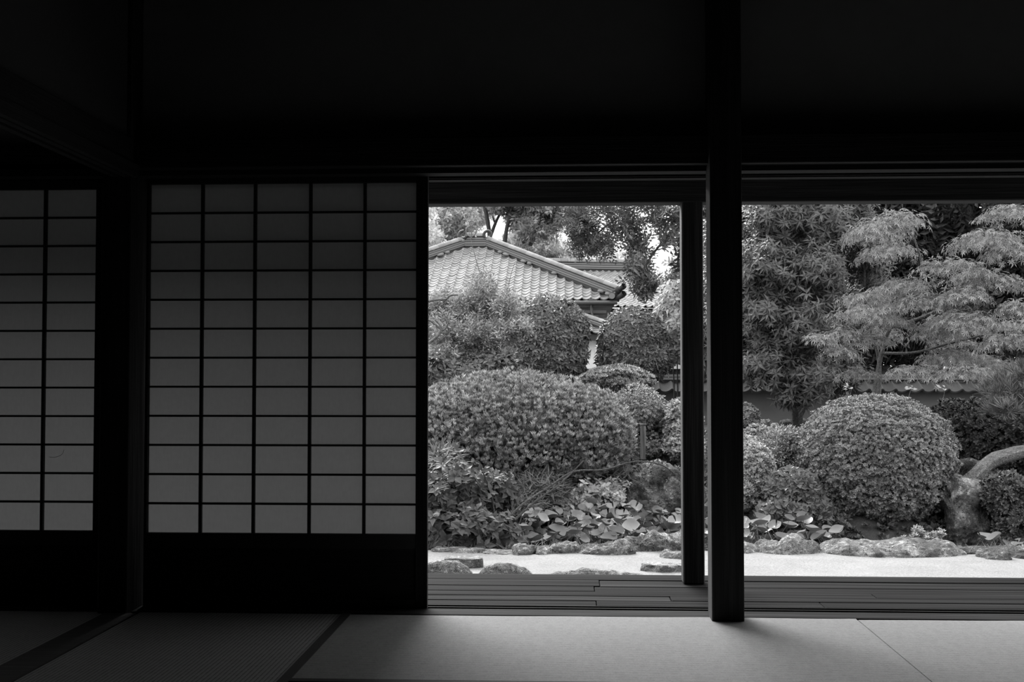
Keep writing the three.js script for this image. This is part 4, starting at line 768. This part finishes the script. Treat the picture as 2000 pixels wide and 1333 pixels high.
woods.forEach(([label, bx, D, blobs], i) => tree('forest_tree', label, bx, D, blobs, 'leafy', 'wood', 6500, 131 + i, [{ p: [[bx, 800, D], [bx + 5, 600, D], [bx - 8, 400, D], [bx, 200, D]], r: 0.22, e: 0.1 }, { p: [[bx - 4, 460, D], [bx - 30, 400, D - 0.5], [bx - 60, 350, D - 1]], r: 0.09 }], { thick: 0.9, s: 1.9, up: 0.4 }));
// the fork of the pale trunk that shows at the lintel
{
  const o = plant('forest_tree', 'bare grey forked trunk at the lintel between evergreen and maple', 'tree', 1643, 20, undefined);
  part(o, 'trunk', limb(footed(P([[1648, 800, 19.5], [1646, 600, 19.5], [1644, 470, 19.5], [1643, 430, 19.5], [1642, 330, 19.6]])), 0.075, 0.045, 9), MAT.paleBark);
  part(o, 'branch', limb(P([[1643, 425, 19.5], [1632, 408, 19.4], [1612, 396, 19.3], [1570, 380, 19.2]]), 0.05, 0.03, 8), MAT.paleBark);
}
// overhanging tree between the pillars
tree('overhanging_tree', 'dark-leaved tree hanging over the farther roof with white sky between its leaves', 1405, 23,
  [[1135, 425, 38, 30, 24, 0.6], [1150, 475, 40, 32, 24, 0.6], [1125, 455, 22, 20, 24.2, 0.5], [1185, 485, 24, 18, 23.6, 0.4], [1185, 412, 40, 12, 23.6, 0.5], [1225, 440, 30, 26, 23.3, 0.5], [1245, 480, 34, 26, 23.2, 0.5], [1285, 430, 26, 28, 23, 0.5], [1250, 535, 34, 30, 22.8, 0.5], [1275, 560, 22, 20, 22.7, 0.4], [1320, 425, 18, 26, 23, 0.4], [1255, 578, 12, 12, 22.8, 0.3], [1300, 470, 22, 14, 23, 0.4], [1200, 445, 18, 12, 23.5, 0.3], [1380, 430, 30, 60, 23.5, 0.5], [1320, 560, 20, 18, 23, 0.4], [1255, 400, 60, 14, 23.3, 0.6]],
  'leafy', 'overhang', 1500, 141, [{ p: [[1410, 800, 23.5], [1412, 600, 23.5], [1405, 450, 23.5], [1400, 300, 23.5]], r: 0.16, e: 0.1 }, { p: [[1408, 400, 23.5], [1340, 430, 23.2], [1280, 490, 23], [1250, 540, 22.9]], r: 0.05, e: 0.015 }, { p: [[1404, 360, 23.5], [1300, 370, 23.4], [1200, 430, 23.8], [1150, 470, 24]], r: 0.05, e: 0.015 }, { p: [[1200, 430, 23.8], [1180, 445, 23.8], [1160, 440, 24]], r: 0.015 }], { thick: 0.9, s: 0.95, up: 0.1, face: 0.4, leaves: 120, leafKind: 'lance', leafScale: 1.3 });
// tall broad-leaved shrub at the slim pillar
mound('camellia_shrub', 'untrimmed pale-leaved shrub rising at the slim veranda pillar, under the hanging tree', 1330, 17.8, [[1320, 590, 38, 42, 17.8, 0.5], [1345, 640, 45, 45, 17.6, 0.5], [1310, 655, 22, 16, 17.5, 0.3], [1325, 690, 22, 20, 17.5, 0.3], [1380, 600, 30, 60, 17.8, 0.5], [1375, 690, 30, 50, 17.8, 0.4]], 'camellia', 'azalea', 1900, 151, { thick: 0.55, up: 0.3, face: 0.4, s: 1.25 }, [[[1335, 790, 17.8], [1332, 700, 17.8], [1325, 600, 17.8]]]);
// feathery tree at the paper screen
tree('conifer_tree', 'feathery thin-stemmed conifer beside the paper screen in front of the roof', 905, 15,
  [[942, 585, 26, 48, 15, 0.45], [985, 600, 30, 26, 14.8, 0.4], [905, 600, 35, 26, 15, 0.4], [865, 590, 28, 20, 15.2, 0.4], [870, 645, 40, 34, 14.9, 0.5], [935, 655, 50, 34, 14.8, 0.5], [990, 650, 28, 22, 14.7, 0.4], [880, 700, 45, 30, 14.8, 0.5], [960, 700, 40, 25, 14.8, 0.4], [1020, 640, 18, 14, 14.7, 0.3]],
  'feathery', 'feathery', 2600, 161, [{ p: [[893, 745, 15], [889, 700, 15], [884, 660, 15], [872, 625, 15], [850, 600, 15]], r: 0.028, e: 0.012 }, { p: [[928, 740, 15], [926, 690, 15], [935, 630, 15], [945, 570, 15], [940, 530, 15]], r: 0.02, e: 0.008 }, { p: [[830, 590, 14], [850, 586, 14], [872, 584, 14], [878, 578, 14], [895, 576, 14]], r: 0.018, e: 0.01 }, { p: [[830, 620, 14], [848, 632, 14], [866, 645, 14], [880, 620, 14]], r: 0.016, e: 0.007 }, { p: [[838, 670, 14], [856, 655, 14], [862, 640, 14], [850, 625, 14]], r: 0.022, e: 0.01 }, { p: [[945, 560, 15], [925, 490, 15.1], [915, 450, 15.2]], r: 0.006, e: 0.003 }, { p: [[990, 570, 15], [1000, 530, 15], [1005, 515, 15]], r: 0.005, e: 0.003 }], { thick: 0.95, lump: 0.4, lumpF: 3, s: 1.0, up: 0.5, bark: MAT.paleBark });
// pine with its leaning trunk
{
  const o = tree('pine_tree', 'pine with a thick mossy trunk leaning out of the bank beside the lichen-spotted stone', 1990, 12.6,
    [[1965, 765, 40, 22, 12.6, 0.4], [2010, 740, 45, 30, 12.6, 0.4], [1995, 800, 40, 18, 12.5, 0.35], [1955, 800, 25, 14, 12.5, 0.3]], 'pine', 'pine', 420, 171,
    [{ p: [[1880, 955, 12.0], [1905, 930, 12.0], [1935, 902, 12.1], [1975, 888, 12.2], [2030, 872, 12.4], [2080, 830, 12.6], [2050, 780, 12.6]], r: 0.085, e: 0.05 }, { p: [[2050, 780, 12.6], [2000, 775, 12.6], [1960, 785, 12.5]], r: 0.02 }], { thick: 0.8, up: 0.55, s: 0.9, bark: MAT.paleBark });
}
// far trees behind the roofs
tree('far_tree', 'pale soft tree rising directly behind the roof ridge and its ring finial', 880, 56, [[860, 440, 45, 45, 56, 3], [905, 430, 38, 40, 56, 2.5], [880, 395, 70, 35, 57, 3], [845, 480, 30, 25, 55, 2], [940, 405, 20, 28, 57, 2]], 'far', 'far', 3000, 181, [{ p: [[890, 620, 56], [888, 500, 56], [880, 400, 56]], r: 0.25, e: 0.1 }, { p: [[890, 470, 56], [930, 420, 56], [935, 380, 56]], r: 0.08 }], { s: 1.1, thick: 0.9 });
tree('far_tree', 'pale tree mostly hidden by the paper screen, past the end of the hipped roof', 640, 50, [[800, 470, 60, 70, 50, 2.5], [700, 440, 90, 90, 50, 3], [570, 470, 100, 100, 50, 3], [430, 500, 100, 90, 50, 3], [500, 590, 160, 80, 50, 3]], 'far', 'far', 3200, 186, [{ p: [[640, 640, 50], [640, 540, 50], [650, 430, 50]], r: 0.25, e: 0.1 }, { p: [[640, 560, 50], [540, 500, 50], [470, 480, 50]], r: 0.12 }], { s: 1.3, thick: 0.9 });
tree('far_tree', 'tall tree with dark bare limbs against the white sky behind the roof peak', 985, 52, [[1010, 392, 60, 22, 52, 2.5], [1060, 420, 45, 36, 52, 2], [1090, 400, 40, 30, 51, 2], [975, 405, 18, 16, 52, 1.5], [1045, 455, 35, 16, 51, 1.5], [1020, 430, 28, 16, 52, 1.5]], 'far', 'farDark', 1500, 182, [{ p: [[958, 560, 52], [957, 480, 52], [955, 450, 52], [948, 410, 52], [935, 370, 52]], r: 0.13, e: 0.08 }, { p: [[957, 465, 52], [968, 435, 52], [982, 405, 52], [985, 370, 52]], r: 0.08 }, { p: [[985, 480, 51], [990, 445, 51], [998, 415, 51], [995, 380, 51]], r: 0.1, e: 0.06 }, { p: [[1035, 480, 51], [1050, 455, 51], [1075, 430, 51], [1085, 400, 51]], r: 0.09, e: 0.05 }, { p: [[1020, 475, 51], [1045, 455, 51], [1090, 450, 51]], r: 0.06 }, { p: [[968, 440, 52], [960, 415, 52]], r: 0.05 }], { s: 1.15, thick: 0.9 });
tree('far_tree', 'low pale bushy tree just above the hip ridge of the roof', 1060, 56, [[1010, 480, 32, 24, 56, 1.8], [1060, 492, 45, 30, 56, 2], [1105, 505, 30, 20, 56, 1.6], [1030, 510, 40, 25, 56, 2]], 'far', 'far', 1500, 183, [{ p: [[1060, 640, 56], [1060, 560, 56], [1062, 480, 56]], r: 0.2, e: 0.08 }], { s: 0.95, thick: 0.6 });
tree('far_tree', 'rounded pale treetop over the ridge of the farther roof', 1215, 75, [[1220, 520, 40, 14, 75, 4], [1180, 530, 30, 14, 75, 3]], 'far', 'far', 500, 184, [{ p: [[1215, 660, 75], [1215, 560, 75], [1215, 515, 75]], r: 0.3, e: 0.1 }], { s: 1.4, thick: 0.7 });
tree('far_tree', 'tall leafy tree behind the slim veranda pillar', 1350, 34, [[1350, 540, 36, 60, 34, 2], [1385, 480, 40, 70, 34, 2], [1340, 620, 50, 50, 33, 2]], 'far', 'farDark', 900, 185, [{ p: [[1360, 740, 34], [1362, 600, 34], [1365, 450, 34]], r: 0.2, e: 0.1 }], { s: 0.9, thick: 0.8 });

const GROUPS = { tatami_mat: 'straw mats on the floor', shoji_screen: 'paper screens along the facade', stepping_stone: 'stepping stones at the veranda edge', lotus_patch: 'beds of lotus on the pond', forest_tree: 'tall trees closing the view', far_tree: 'trees behind the roofs', azalea_shrub: 'clipped azaleas of the garden', camellia_shrub: 'camellias before the roofs', temple_building: 'tiled buildings beyond the wall', rock: 'garden stones' };
for (const o of scene.children) { const k = o.name.replace(/_\d+$/, ''); if (GROUPS[k] && o.userData.category) o.userData.group = k === 'rock' && o.position.z > -10.4 ? 'kerb stones between gravel and pond' : GROUPS[k]; }
scene.traverse((o) => { if (o.isMesh) { o.castShadow = true; o.receiveShadow = true; } });
renderer.render(scene, camera);
